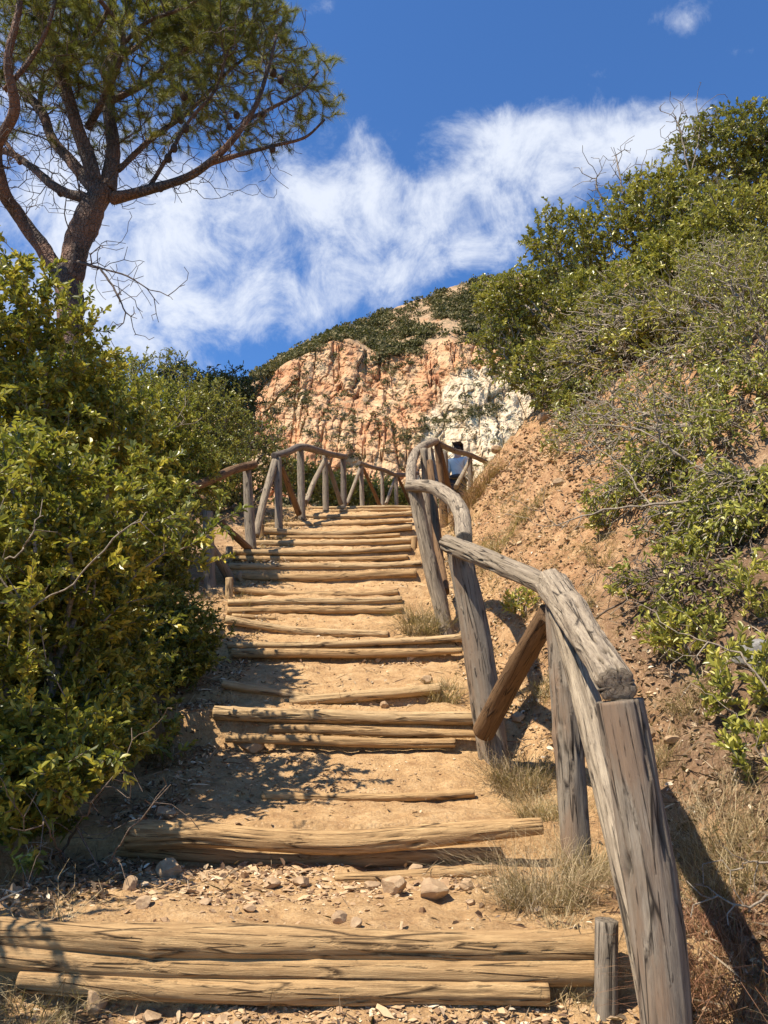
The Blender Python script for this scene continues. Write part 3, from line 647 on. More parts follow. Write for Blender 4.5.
# ---- right bank
def onbank(px, py, Y):
    p = at(px, py, Y); return (p[0], p[1], ground(p[0], p[1]))
RS = [ # label, depth, masses, twigs, leafiness
 ('low grey twiggy shrub spreading down onto the orange slope', 6.4, [(585, 430, 6.9, .42, .4, .26, .5), (615, 400, 7.2, .5, .4, .3, .5)], 1000, .12, BRIGHT, PALETWIG, .5),
 ('loose twiggy shrub on the slope over the middle of the near rail', 5.2, [(625, 500, 5.5, .38, .3, .24, .5), (660, 475, 5.5, .4, .35, .3, .5)], 1000, .16, BRIGHT, PALETWIG, .5),
 ('brown tangle of dry twigs in the hollow behind the near rail', 4.2, [(655, 585, 4.5, .34, .3, .17, .5), (700, 600, 4.1, .34, .3, .2, .5)], 900, .06, BRIGHT, DEADWOOD, .4),
 ('dry spindly shrub on the crest beside the white rock', 10.6, [(540, 345, 10.8, .6, .5, .45, .5), (575, 350, 9.8, .5, .5, .35, .5)], 900, .3, OLIVE, TWIG, .6),
 ('spreading green shrub right under the corner shrub at the right edge', 8.2, [(745, 235, 8.4, .9, .8, .6, .5), (700, 225, 9.2, .8, .7, .6, .5)], 2100, .5, OLIVE, TWIG, .65),
 ('twig-filled shrub covering the bank just below the corner at the far right', 7.0, [(755, 275, 7.4, .7, .6, .5, .5), (720, 270, 8.0, .6, .5, .5, .5), (800, 300, 6.8, .7, .6, .6, .5)], 2200, .30, OLIVE, PALETWIG, .65),
 ('mixed shrub of dead sticks and olive leaves in the centre of the slope', 7.4, [(680, 320, 7.6, .8, .7, .45, .5), (625, 310, 8.6, .7, .6, .45, .5)], 2300, .16, OLIVE, PALETWIG, .7),
 ('yellowish leafy shrub halfway down the right edge', 5.6, [(755, 340, 6.0, .6, .6, .45, .5), (740, 400, 5.5, .5, .5, .4, .5)], 1900, .20, BRIGHT, PALETWIG, .5),
 ('thin brown shrub hugging the slope under the twiggy overhang', 8.9, [(560, 395, 9.2, .5, .5, .3, .5), (590, 405, 8.4, .5, .5, .3, .5)], 600, .25, OLIVE, DEADWOOD, .4),
 ('bushy tuft of leaves and sticks at the right edge above the boulder', 4.2, [(760, 520, 4.4, .4, .4, .4, .6), (720, 500, 4.7, .35, .4, .3, .4)], 1200, .18, BRIGHT, PALETWIG, .5),
 ('big green shrub at the top of the bank, leftmost against the cloud', 10.2, [(570, 245, 10.0, .85, .8, .6, .35), (510, 300, 10.2, .65, .6, .55, .3), (600, 300, 9.6, .8, .7, .6, .35)], 2100, .8, OLIVE, TWIG, .6),
 ('bushy green shrub high on the bank in the middle of the upper slope', 9.4, [(660, 210, 9.6, .9, .8, .75, .5), (690, 270, 8.9, .9, .7, .6, .5)], 2300, .75, OLIVE, TWIG, .68),
 ('tall dark green shrub on the skyline at the upper right corner', 9.6, [(730, 150, 9.9, .95, .8, .75, .5), (790, 160, 9.6, 1.0, .8, .9, .5)], 1900, .9, OLIVE, TWIG, .42),
 ('twiggy shrub with bare tips overhanging the white rock', 9.8, [(505, 345, 10.2, .55, .5, .5, .5), (540, 370, 9.6, .6, .5, .4, .5)], 1100, .40, OLIVE, TWIG, .5),
 ('grey tangle of bare twigs below the green shrubs', 7.8, [(600, 350, 8.2, .75, .6, .45, .5), (660, 345, 7.8, .7, .6, .5, .5)], 2300, .10, OLIVE, PALETWIG, .75),
 ('half bare shrub with pale branches at the right edge', 6.2, [(720, 300, 6.6, .7, .6, .6, .6), (700, 380, 6.2, .7, .5, .45, .4)], 2400, .15, BRIGHT, PALETWIG, .5),
 ('open shrub with long pale branches leaning over the orange slope', 5.4, [(650, 430, 5.8, .7, .5, .40, .5), (720, 460, 5.2, .6, .5, .42, .5)], 1900, .13, BRIGHT, PALETWIG, .5),
 ('dark twiggy shrub low on the bank above the fallen branches', 4.6, [(700, 530, 4.9, .45, .4, .30, .5), (750, 560, 4.5, .45, .4, .38, .5)], 1200, .12, BRIGHT, TWIG, .5),
]
for q, (lab, Yb, el, n, leafy, mat, bark, tone) in enumerate(RS):
    c = np.mean([at(e[0], e[1], e[2]) for e in el], 0)
    size = .066 if Yb > 7 else .042
    shrub('bank_shrub', lab, (c[0] + .2, c[1], 0), [E(*e) for e in el], n, mat, bark, GR, ln=size, wd=size * .46, seed=50 + q, tone0=tone, n_per=9, seg=.12, leafy=leafy,
          L=.13, tip_r=.0035 if Yb > 7 else .0026, wob=.4, stems=7, rmax=.02)
for q, (px, py, Y, s, h, n, lab) in enumerate([
    (690, 640, 3.9, .26, .16, 75, 'low clump of bright yellow-green leaves beside the railing end'),
    (745, 700, 3.3, .20, .20, 60, 'leafy sprig clump by the pale bare twigs at the right edge'),
    (755, 765, 2.9, .13, .12, 26, 'small bright leafy shoot under the leafy clump at the right edge'),
    (560, 445, 9.0, .25, .15, 30, 'small green shrub near the top of the bare orange slope'),
    (612, 515, 6.0, .22, .15, 40, 'bright sprig under the long bare branch on the slope'),
    (525, 603, 4.9, .20, .13, 34, 'sparse sprouting plant between the two brown posts'),
    (690, 560, 4.7, .18, .15, 34, 'small leafy shoot in the shaded hollow of the bank'),
    (22, 880, 2.55, .06, .06, 8, 'tiny yellow-green seedling left of the bottom step'),
    (760, 600, 3.9, .2, .2, 40, 'leafy sprigs hanging in at the right edge above the clump')]):
    b = hit(px, py + s * 770 / Y * .4); c = b + np.array([0, 0, h * .8])
    shrub('leafy_shoot', lab, b, [(c, (s, s, h), 1.0)], n, BRIGHT, PALETWIG, 'bright leafy shoots', ln=.042, wd=.015, seed=80 + q, tone0=.62, n_per=12, seg=.06, L=.07, stems=4, cat='plant', tip_r=.002, rmax=.006, upb=.8)

# bare branches
def bare(name, label, lines, mat, seed, r0=.010, ntw=40, spread=.22, tip=.0018, group=None, cat='branch', seg=.06):
    rg = np.random.default_rng(seed); seeds = []; T = []
    for pl in lines:
        C = spline([np.asarray(p_, float) for p_ in pl], 14); prev = -1 if not seeds else 0
        if seeds: prev = int(np.argmin([np.linalg.norm(s_[0] - C[0]) for s_ in seeds]))
        for k, p_ in enumerate(C):
            seeds.append((p_ + rg.standard_normal(3) * .006, prev)); prev = len(seeds) - 1
        dirv = unit(C[-1] - C[0])
        for k in range(ntw // len(lines)):
            i = rg.integers(4, 14); T.append(C[i] + dirv * rg.uniform(.05, spread) + rg.standard_normal(3) * spread * .45)
    A, par, tips = grow(seeds, T, .25, seg, .35, rg)
    r = radii(A, par, tip, 2.1, r0)
    V, fc = tubes(A, par, r, 6)
    o = mesh_obj(name, V, fc, mat, None, True, loc=np.asarray(lines[0][0])); return tag(o, label, cat, group)
bare('bare_branch', 'long pale bare branch reaching left from the right edge over the orange slope', [[at(745, 492, 4.6), at(690, 462, 4.9), at(640, 430, 5.2), at(585, 425, 5.4)], [at(690, 462, 4.9), at(660, 440, 4.9), at(655, 405, 4.8)]], PALETWIG, 1, .016, 60, .3)
bare('bare_branch', 'forked bare branch lower on the slope, pointing at the rail', [[at(710, 500, 4.6), at(650, 505, 4.8), at(600, 512, 5.0), at(545, 528, 5.1)], [at(650, 505, 4.8), at(625, 470, 5.0), at(590, 440, 5.2)]], PALETWIG, 2, .012, 50, .28)
bare('fallen_branch', 'dark fallen branch lying above the rail in the middle of the bank', [[hit(590, 628) + [0, 0, .03], hit(640, 604) + [0, 0, .06], hit(700, 585) + [0, 0, .06], hit(745, 560) + [0, 0, .05]]], DEADWOOD, 3, .024, 26, .3)
bare('fallen_branch', 'split fallen branch lying beside the dark one, nearer the right edge', [[hit(655, 635) + [0, 0, .03], hit(690, 608) + [0, 0, .05], hit(735, 582) + [0, 0, .06]]], DEADWOOD, 4, .018, 24, .25)
bare('bare_branch', 'white forked dead twig at the lower right edge', [[at(790, 890, 2.15), at(768, 897, 2.15), at(742, 905, 2.17), at(722, 898, 2.2)], [at(768, 860, 2.3), at(745, 862, 2.3), at(728, 872, 2.32)]], PALETWIG, 5, .006, 16, .08, seg=.03, tip=.0014)
bare('bare_branch', 'pale dry twig bending over the bank by the leafy clump', [[at(775, 700, 3.0), at(740, 655, 3.1), at(700, 640, 3.2), at(660, 625, 3.3)], [at(768, 760, 2.9), at(735, 715, 3.0), at(700, 690, 3.1)]], PALETWIG, 6, .006, 26, .2, seg=.05, tip=.0013)
bare('bare_branch', 'bare dry sticks poking from the shaded foot of the left bush', [[hit(60, 860) + [0, 0, .02], at(95, 800, 2.9), at(125, 760, 2.9)], [hit(100, 880) + [0, 0, .02], at(130, 830, 2.8), at(165, 785, 2.85)], [hit(70, 870), at(50, 830, 2.8), at(25, 790, 2.8)]], DEADWOOD, 7, .006, 40, .22, seg=.05, tip=.0013)
bare('bare_branch', 'pale straight stem crossing the front of the left bush', [[at(30, 610, 2.95), at(75, 580, 2.98), at(110, 545, 3.0), at(147, 511, 3.02)], [at(-5, 570, 2.9), at(25, 545, 2.92), at(40, 515, 2.95)]], PALETWIG, 8, .006, 10, .1, seg=.05, tip=.0016)
bare('bare_branch', 'two pale slanting stems sticking up between the left bushes', [[at(110, 480, 5.2), at(125, 445, 5.2), at(140, 400, 5.2)], [at(140, 475, 5.2), at(160, 450, 5.2), at(185, 405, 5.2)]], PALETWIG, 9, .010, 24, .25, seg=.06, tip=.002)
bare('bare_shrub', 'leafless shrub sticking up on the skyline left of the upper shrubs', [[at(628, 230, 9.6), at(622, 190, 9.6), at(616, 155, 9.7)], [at(628, 230, 9.6), at(640, 190, 9.7), at(642, 165, 9.7)], [at(628, 230, 9.6), at(600, 195, 9.6), at(596, 178, 9.6)]], TWIG, 10, .012, 150, .28, seg=.1, tip=.0035, cat='shrub')
bare('bare_shrub', 'leafless twigs on the skyline just left of the corner shrub', [[at(690, 180, 9.6), at(680, 130, 9.6), at(674, 118, 9.6)], [at(690, 180, 9.6), at(700, 130, 9.6), at(698, 112, 9.6)]], TWIG, 13, .010, 120, .28, seg=.1, tip=.0035, cat='shrub')
bare('dead_branch', 'fine dead branch hanging from the pine trunk against the cloud', [[at(78, 262, 12.7), at(100, 268, 12.4), at(125, 275, 12.2), at(150, 290, 12)], [at(100, 268, 12.4), at(115, 290, 12.2), at(125, 312, 12)], [at(97, 270, 12.4), at(100, 258, 12.4)]], DARKTWIG, 11, .035, 90, .6, seg=.12, tip=.005)

# ------------------------------------------------------------------ grass tufts and ground cover
def blades(base, n, r, h, rg, tone0=.5, wd=.0022, lean=.6, segs=4):
    ang = rg.uniform(0, 6.283, n); rad = r * np.sqrt(rg.random(n)) * .5
    bp = np.asarray(base)[None] + np.stack([np.cos(ang) * rad, np.sin(ang) * rad, np.zeros(n)], 1)
    bp[:, 2] = ground(bp[:, 0], bp[:, 1]) - .004
    a2 = ang + rg.normal(0, .7, n); out = np.stack([np.cos(a2), np.sin(a2), np.zeros(n)], 1)
    ln = h * rg.uniform(.3, 1.25, n); le = lean * rg.uniform(.2, 1.3, n) * r / max(h, .01) * 1.4
    side = np.stack([-np.sin(a2 + rg.normal(0, .8, n)), np.cos(a2), np.zeros(n)], 1)
    V = []; 
    for k in range(segs + 1):
        s = k / segs; p = bp + out * (ln * le * s ** 1.6)[:, None] + np.array([0, 0, 1.0]) * (ln * s * (1 - .25 * s * le.clip(0, 1.5)))[:, None] + rg.normal(0, .016 * max(1.0, h / .15), (n, 3)) * (s > 0)
        w = wd * (1 - s * .8); V += [p - side * w / 2, p + side * w / 2]
    V = np.stack(V, 1).reshape(-1, 3); m = 2 * (segs + 1); b = np.arange(n)[:, None] * m
    fc = np.concatenate([b + np.array([[2 * k, 2 * k + 1, 2 * k + 3, 2 * k + 2]]) for k in range(segs)])
    return V, fc, np.repeat(np.clip(tone0 + .33 * rg.standard_normal(n), 0, 1), m)
TUFTS = [(424, 632, .30, .22, 620, GREYGRASS, .35, 'grey-green grass clump at the foot of the second railing post'),
         (445, 702, .17, .13, 300, DRYGRASS, .4, 'small dry tuft at the right end of the broken step'),
         (520, 790, .26, .20, 750, GREYGRASS, .35, 'grey-green tuft on the edge beside the sandy tread'),
         (545, 818, .22, .15, 500, DRYGRASS, .6, 'straw coloured tuft just above the overhanging log end'),
         (545, 905, .26, .20, 900, GREYGRASS, .55, 'widest dry tuft, spilling over the tread above the bottom step'),
         (590, 880, .18, .20, 500, DRYGRASS, .75, 'upright straw tuft against the pale brace'),
         (568, 985, .10, .07, 160, DRYGRASS, .6, 'small tuft under the right end of the bottom step'),
         (700, 960, .25, .16, 700, REDGRASS, .5, 'russet tuft behind the big near post'),
         (735, 880, .28, .18, 700, DRYGRASS, .45, 'brown dry tuft under the white forked twig'),
         (660, 760, .14, .10, 260, DRYGRASS, .4, 'low dry tuft between the railing end and the leafy clump'),
         (620, 735, .22, .14, 420, DRYGRASS, .4, 'dry grass behind the near railing post, below the brown hollow'),
         (710, 830, .28, .16, 620, GREYGRASS, .45, 'grey-brown brush on the bank above the white forked twig'),
         (745, 990, .28, .18, 620, REDGRASS, .4, 'russet brush filling the lower right corner'),
         (690, 700, .2, .12, 320, DRYGRASS, .35, 'dry brush under the leafy clump beside the railing end'),
         (545, 690, .2, .12, 300, DRYGRASS, .45, 'dry grass behind the brown brace'),
         (575, 620, .24, .12, 300, GREYGRASS, .5, 'grey tuft on the bank above the rail bend'),
         (480, 492, .50, .30, 600, REDGRASS, .4, 'russet bush at the corner where the railing turns'),
         (468, 510, .35, .22, 400, REDGRASS, .6, 'rust coloured tuft below the railing corner'),
         (500, 548, .35, .16, 420, DRYGRASS, .5, 'dry tuft on the orange slope over the curved rail'),
         (530, 510, .25, .12, 240, DRYGRASS, .35, 'small brown tuft in the middle of the orange slope'),
         (600, 560, .22, .12, 240, DRYGRASS, .4, 'dry tuft over the bend of the near rail'),
         (30, 1015, .24, .12, 420, DRYGRASS, .45, 'dry grass under the left end of the bottom step'),
         (170, 760, .20, .10, 200, DRYGRASS, .25, 'shaded dry tuft beside the bush above the second step')]
for q, (px, py, r, h, n, m, t0, lab) in enumerate(TUFTS):
    rg = np.random.default_rng(300 + q); b = hit(px, py)
    wd = max(.0026, .0008 * b[1]); n = int(n * .9)
    V, fc, tn = blades(b, n, r, h, rg, t0, wd, .8)
    o = mesh_obj('grass_tuft', V, fc, m, None, False, {'tone': ('FLOAT', tn)}, loc=b)
    tag(o, lab, 'grass tuft', 'dry grass tufts along the stairs')

# scattered fine dry grass, litter, gravel : uncountable
rg = np.random.default_rng(5)
VV, FF, TT, off = [], [], [], 0
def lateral(n, rg):
    Y = rg.uniform(1.6, 12, n) ** 1.0; return Y
for q in range(1100):
    Y = 1.6 + 10 * rg.random() ** 1.6
    X = (np.interp(Y, [0, 2, 3.3, 4.4, 6, 9, 12], [.80, .84, .86, .74, .62, .70, 1.2]) + .05 + abs(rg.normal(0, .9))) if rg.random() < .85 else -1.2 - abs(rg.normal(0, .4))
    V, fc, tn = blades((X, Y, 0), int(rg.integers(8, 34)), rg.uniform(.05, .18), rg.uniform(.03, .10) * (1.5 if Y < 3.2 else 1), rg, rg.uniform(.15, .7), max(.002, .0006 * Y), .9, 2)
    VV.append(V); FF.append(fc + off); TT.append(tn); off += len(V)
o = mesh_obj('dry_grass', np.concatenate(VV), np.concatenate(FF), DRYGRASS, None, False, {'tone': ('FLOAT', np.concatenate(TT))}); tag(o, 'thin dry grass scattered over the bank', 'grass', kind='stuff')

n = 70000
Y = 1.4 + 10 * rg.random(n) ** 1.7
xt1 = np.interp(Y, [0, 2, 3.3, 4.4, 6, 9, 12], [.80, .84, .86, .74, .62, .70, 1.2])
X = xt1 - .1 + np.abs(rg.normal(0, 1.0, n)) * (1 + .15 * Y)
lm = rg.random(n) < .24; X[lm] = -.85 - np.abs(rg.normal(0, .55, lm.sum())) - .02 * Y[lm]
l3_ = rg.random(n) < .05; X[l3_] = rg.uniform(-1.3, .8, l3_.sum()); l2_ = rg.random(n) < .05; Y[l2_] = rg.uniform(1.7, 2.26, l2_.sum()); X[l2_] = rg.uniform(-1.5, .8, l2_.sum())
sel = (fbm(X * 2.0, Y * 2.0, 0, 4, 41) + .15 * rg.standard_normal(n) > -.02) ; X, Y = X[sel], Y[sel]; n = len(X)
P = np.stack([X, Y, ground(X, Y) + rg.uniform(.004, .022, n)], 1)
d = unit(rg.standard_normal((n, 3)) * [1, 1, .6]); nr = unit(rg.standard_normal((n, 3)) * .5 + [0, 0, 1])
tw = rg.random(n) < .25
ln = np.where(tw, rg.uniform(.04, .13, n), rg.uniform(.016, .042, n)); wd = np.where(tw, .003, ln * rg.uniform(.3, .6, n))
V, fc, tn = leaves(P, d, nr, ln, wd, np.clip(rg.normal(.5, .27, n), 0, 1), rg, .2)
o = mesh_obj('leaf_litter', V, fc, LITTER, None, False, {'tone': ('FLOAT', tn)}); tag(o, 'fallen dry leaves and twigs on the bank', 'leaf litter', kind='stuff')

octv = np.array([[1, 0, 0], [-1, 0, 0], [0, 1, 0], [0, -1, 0], [0, 0, 1], [0, 0, -1], [.7, .7, .5], [-.7, .7, .4], [.7, -.7, .5], [-.7, -.7, .4]], float)
from mathutils.bvhtree import BVHTree
import bmesh
def hull_faces():
    bm = bmesh.new(); vs = [bm.verts.new(v) for v in octv]; bm.verts.index_update()
    r = bmesh.ops.convex_hull(bm, input=vs); bm.verts.index_update()
    f = [[v.index for v in fa.verts] for fa in bm.faces]; bm.free(); return np.array([q for q in f if len(q) == 3])
HF = hull_faces()
def chips(X, Y, size, rg, sink=.25):
    n = len(X); K = len(octv)
    jit = octv[None] * rg.uniform(.6, 1.15, (n, K, 1)) * np.stack([rg.uniform(.7, 1.4, n), rg.uniform(.4, 1, n), rg.uniform(.2, .55, n)], 1)[:, None]
    a = rg.uniform(0, 6.28, n); c, s = np.cos(a)[:, None], np.sin(a)[:, None]
    t = rg.normal(0, .35, n); ct, st = np.cos(t)[:, None], np.sin(t)[:, None]
    x, y, z = jit[..., 0], jit[..., 1], jit[..., 2]; x, z = x * ct - z * st, x * st + z * ct; x, y = x * c - y * s, x * s + y * c
    P = np.stack([x, y, z], -1) * size[:, None, None] + np.stack([X, Y, ground(X, Y) + size * sink * .4], 1)[:, None]
    fc = (np.arange(n)[:, None, None] * K + HF[None]).reshape(-1, 3)
    return P.reshape(-1, 3), fc, np.repeat(np.clip(rg.normal(.5, .25, n), 0, 1), K)
gxs, gys, gss = [], [], []
n = 20000
Y = 1.6 + 10 * rg.random(n) ** 1.5; X = rg.uniform(-1.9, 4.5, n)
ok = (fbm(X * 1.9, Y * 1.9, 0, 4, 61) + .12 * rg.standard_normal(n) > .10); gxs.append(X[ok]); gys.append(Y[ok]); gss.append(np.exp(rg.normal(-5.25, .45, ok.sum())).clip(.002, .02))
for (px, py, sx, sY, m, sz) in [(270, 876, .26, .14, 650, -4.65), (330, 890, .35, .16, 260, -4.6), (230, 900, .4, .15, 260, -4.7), (180, 880, .2, .2, 300, -4.4), (300, 780, .4, .25, 500, -4.9), (420, 885, .3, .12, 160, -4.3), (230, 745, .2, .2, 260, -4.6),
                            (400, 660, .35, .12, 220, -4.5), (500, 470, .5, .6, 500, -3.9), (540, 450, .6, .8, 900, -3.8), (580, 470, .8, .8, 700, -4.0), (620, 720, .25, .3, 300, -4.6), (560, 720, .15, .3, 200, -4.5), (120, 1015, .5, .1, 300, -4.8), (300, 1015, .6, .06, 500, -4.9), (450, 1015, .4, .06, 400, -4.8), (560, 540, .5, .8, 500, -4.2)]:
    b = hit(px, py); gxs.append(rg.normal(b[0], sx * .6, m)); gys.append(rg.normal(b[1], sY * .6, m)); gss.append(np.exp(rg.normal(sz, .4, m)).clip(.003, .035))
gX, gY, gS = map(np.concatenate, (gxs, gys, gss))
V, fc, tn = chips(gX, gY, gS, rg)
o = mesh_obj('gravel', V, fc, GRAVEL, None, False, {'tone': ('FLOAT', tn)}); tag(o, 'small broken stone chips scattered on path and bank', 'gravel', kind='stuff')

# individual stones
def stone(px, py, w, h, lab, seed, flatn=.75, mat=STONE):
    rg = np.random.default_rng(seed); b = hit(px, py)
    bm = bmesh.new(); bmesh.ops.create_icosphere(bm, subdivisions=4, radius=1.0)
    v = np.array([q.co[:] for q in bm.verts]); f = np.array([[q.index for q in fa.verts] for fa in bm.faces]); bm.free()
    for _ in range(15):       # cut facets
        d = unit(rg.standard_normal(3)); c = rg.uniform(.55, .9); s = v @ d; v = v - np.where(s > c, s - c, 0)[:, None] * d[None] * .95
    v = v * (1 + .05 * fbm(v[:, 0] * 4 + seed, v[:, 1] * 4, v[:, 2] * 4, 4, seed))[:, None]
    dep = depth(b); sx = w / F * dep / 2; sz_ = h / F * dep / 2
    v = v * [sx * 1.1, sx * rg.uniform(.8, 1.1), sz_ * 1.2]
    a = rg.uniform(-.4, .4); v = np.stack([v[:, 0] * math.cos(a) - v[:, 1] * math.sin(a), v[:, 0] * math.sin(a) + v[:, 1] * math.cos(a), v[:, 2]], 1)
    o = mesh_obj('stone', v + b + [0, 0, sz_ * .7], f, mat, None, False, loc=b); tag(o, lab, 'stone', 'loose stones on and beside the stairs')
ST = [(170, 878, 28, 19, 'rounded brown stone in shade under the left end of the second step'), (163, 818, 24, 12, 'flat stone resting on the left end of the overhanging log'),
      (252, 752, 24, 18, 'angular tan stone at the left end of the third step'), (394, 893, 26, 18, 'pale pointed stone left of the larger pale one on the rubble'),
      (433, 898, 32, 20, 'largest pale yellow stone lying on the tread above the bottom step'), (467, 889, 15, 11, 'small pale stone beside the dark sticks'),
      (340, 924, 17, 16, 'upright cube-like stone just behind the bottom step log'), (356, 927, 12, 10, 'small pale stone touching the cube-like one'),
      (95, 1014, 24, 28, 'upright pale stone under the bottom step near the left'), (150, 1021, 20, 10, 'flat yellowish stone at the bottom edge of the picture'),
      (272, 889, 16, 9, 'flat grey stone in the middle of the dark rubble'), (250, 912, 14, 9, 'small pale stone on the dappled ground before the bottom log'),
      (240, 583, 11, 10, 'round pale stone beside the short stake on the left'), (410, 661, 10, 7, 'small stone wedged under the lower wide log'),
      (378, 663, 9, 7, 'small stone under the hollow left of the wedged one'), (427, 684, 12, 9, 'smooth tan stone on the tread under the wide step'),
      (385, 708, 10, 7, 'small stone under the right half of the broken step'), (386, 698, 12, 6, 'flat stone behind the broken step log'),
      (480, 735, 13, 10, 'pale stone at the foot of the brown brace'), (518, 722, 16, 11, 'tan stone right of the brown brace'), (648, 738, 18, 12, 'tan stone behind the railing end, left of the smooth one'),
      (672, 745, 18, 10, 'smooth pale stone on the bank beside the near post'), (756, 668, 22, 14, 'reddish stone by the leafy clump at the right edge'), (372, 890, 17, 10, 'flat chip stone left of the pale pointed one'),
      (143, 908, 18, 13, 'brown stone in the left shade before the bottom step'), (130, 890, 16, 14, 'dark stone below the rounded brown one'),
      (505, 432, 14, 9, 'orange rock on the crest of the bare slope'), (497, 452, 12, 8, 'small reddish rock beneath the crest rock'), (560, 486, 13, 8, 'dark cracked rock on the orange slope'),
      (545, 420, 16, 9, 'tan rock half buried near the crest'), (300, 885, 22, 10, 'slab-shaped pale stone among the rubble'), (205, 905, 15, 8, 'small brown chip left of the slab on the shaded rubble'),
      (415, 872, 16, 8, 'pale splinter of stone against the short log'), (470, 905, 10, 6, 'little stone in front of the dry tuft'), (530, 640, 9, 7, 'small pale stone at the foot of the bank behind the first post')]
for q, (px, py, w, h, lab) in enumerate(ST): stone(px, py, w, h, lab, 500 + q)
t = NT('grey_rock'); n_ = t.noise(t.n('ShaderNodeTexCoord').outputs['Object'], 9, 8, .65); t.color(t.ramp(n_, [(.3, (.13, .12, .11)), (.7, (.33, .31, .28))])); t.normal(t.bump(n_, .7, .02))
stone(757, 668, 44, 34, 'grey boulder behind the leafy clump at the right edge', 600, mat=t.m)

# ------------------------------------------------------------------ pine
PY = 13.0
base = at(72, 400, PY); gz = float(ground(base[0], base[1]))
pine = empty('pine_tree', (base[0], base[1], gz), 'tall pine with forked trunk, reddish limbs and needle crown filling the upper left', 'tree')
LIMBS = [ # (Ystart offset list) polylines px,py,Y ; radius px start -> end
 ('trunk', [(66, 560, 13), (70, 450, 13), (72, 380, 13), (70, 320, 13), (68, 275, 13)], [38, 36, 34, 34, 38]),
 ('limb', [(68, 280, 13), (78, 245, 13), (92, 210, 13), (104, 190, 13)], [38, 38, 38, 36]),
 ('limb', [(66, 282, 13), (45, 252, 13), (20, 218, 12.8), (2, 190, 12.4), (-4, 150, 12), (14, 110, 11.6), (8, 60, 11.2), (20, 0, 10.9), (10, -60, 10.7)], [24, 20, 18, 16, 13, 12, 10, 8, 5]),
 ('limb', [(100, 195, 13), (86, 150, 12.8), (72, 105, 12.5), (58, 60, 12.2), (40, 10, 12), (30, -40, 12)], [22, 18, 15, 13, 12, 9]),
 ('limb', [(108, 192, 13), (114, 150, 13.2), (110, 110, 13.4), (112, 60, 13.8), (112, 0, 14.2), (115, -60, 14.6)], [22, 17, 14, 12, 10, 7]),
 ('limb', [(96, 190, 13), (70, 160, 13.3), (52, 140, 13.6), (40, 110, 13.9), (10, 80, 14.4), (-30, 50, 15)], [18, 15, 13, 12, 10, 8]),
 ('limb', [(92, 200, 13), (60, 190, 13.2), (30, 165, 13.6), (8, 152, 14), (-40, 140, 14.6)], [14, 12, 9, 8, 6]),
 ('limb', [(112, 198, 13), (145, 190, 12.8), (185, 178, 12.6), (215, 158, 12.4), (240, 130, 12.2), (258, 100, 12.1), (270, 60, 12), (276, 35, 12)], [17, 13, 11, 10, 8, 6, 5, 3]),
 ('limb', [(205, 165, 12.5), (240, 155, 12.3), (275, 146, 12.2), (305, 138, 12.1), (325, 120, 12)], [8, 6, 5, 4, 3]),
 ('limb', [(245, 122, 12.2), (275, 106, 12.4), (300, 92, 12.5), (318, 72, 12.6)], [5, 4.5, 3.5, 3]),
 ('limb', [(88, 128, 12.9), (105, 95, 12.4), (120, 60, 12), (122, 30, 11.7), (100, 0, 11.4)], [11, 9, 8, 7, 6]),
 ('limb', [(124, 42, 11.9), (150, 20, 11.7), (190, 5, 11.5), (220, -20, 11.3)], [6, 5, 4, 3]),
 ('limb', [(112, 100, 13.4), (150, 80, 13.4), (190, 45, 13.4), (230, 10, 13.4), (250, -20, 13.4)], [8, 7, 5, 4, 3]),
 ('limb', [(60, 70, 12.2), (85, 45, 11.8), (105, 15, 11.6), (118, -25, 11.4)], [7, 6, 5, 4]),
 ('limb', [(38, 112, 13.9), (45, 80, 14.2), (70, 50, 14.4), (85, 10, 14.6)], [7, 6, 5, 4]),
 ('limb', [(4, 90, 11.5), (30, 60, 11.3), (50, 20, 11.1), (60, -30, 11)], [7, 6, 5, 4]),
 ('limb', [(112, 60, 13.8), (140, 45, 14.2), (165, 20, 14.5), (180, -20, 14.8)], [7, 6, 5, 4]),
 ('limb', [(150, 186, 12.8), (172, 150, 12.5), (190, 120, 12.3), (215, 90, 12.1), (228, 50, 12)], [6, 5, 4.5, 4, 3]),
 ('limb', [(20, 163, 13.7), (-5, 120, 14), (0, 80, 14.2), (15, 30, 14.4)], [6, 5, 5, 4]),
 ('limb', [(118, 170, 13.1), (150, 140, 13.6), (190, 110, 14), (230, 70, 14.2), (262, 45, 14.3)], [8, 7, 6, 4, 3]),
]
seeds = []
for name, pl, th in LIMBS:
    P = np.array([at(*p_) for p_ in pl]); rad = [t_ / F * depth(p_) / 2 * (.68 if name == 'trunk' or pl[0][0] == 68 else .74) for t_, p_ in zip(th, P)]
    # real bark lumps
    o = timber(name if name == 'trunk' else 'limb', P, rad, PINEBARK, pine, seed=700 + len(seeds), ns=18, step=.06, rough=1.6, crack=.6, cap=True, bend=.004)
    C = spline(P, max(6, int(np.sum(np.linalg.norm(np.diff(P, axis=0), axis=1)) / .2)))
    prev = -1 if not seeds else int(np.argmin([np.linalg.norm(s_[0] - C[0]) for s_ in seeds]))
    for k, c in enumerate(C): seeds.append((c, prev)); prev = len(seeds) - 1
rg = np.random.default_rng(77)
def inpic(p):
    dz = p[:, 1] * CP + p[:, 2] * SP; v = (-p[:, 1] * SP + p[:, 2] * CP) / dz; return 384 + F * p[:, 0] / dz, 512 - F * v
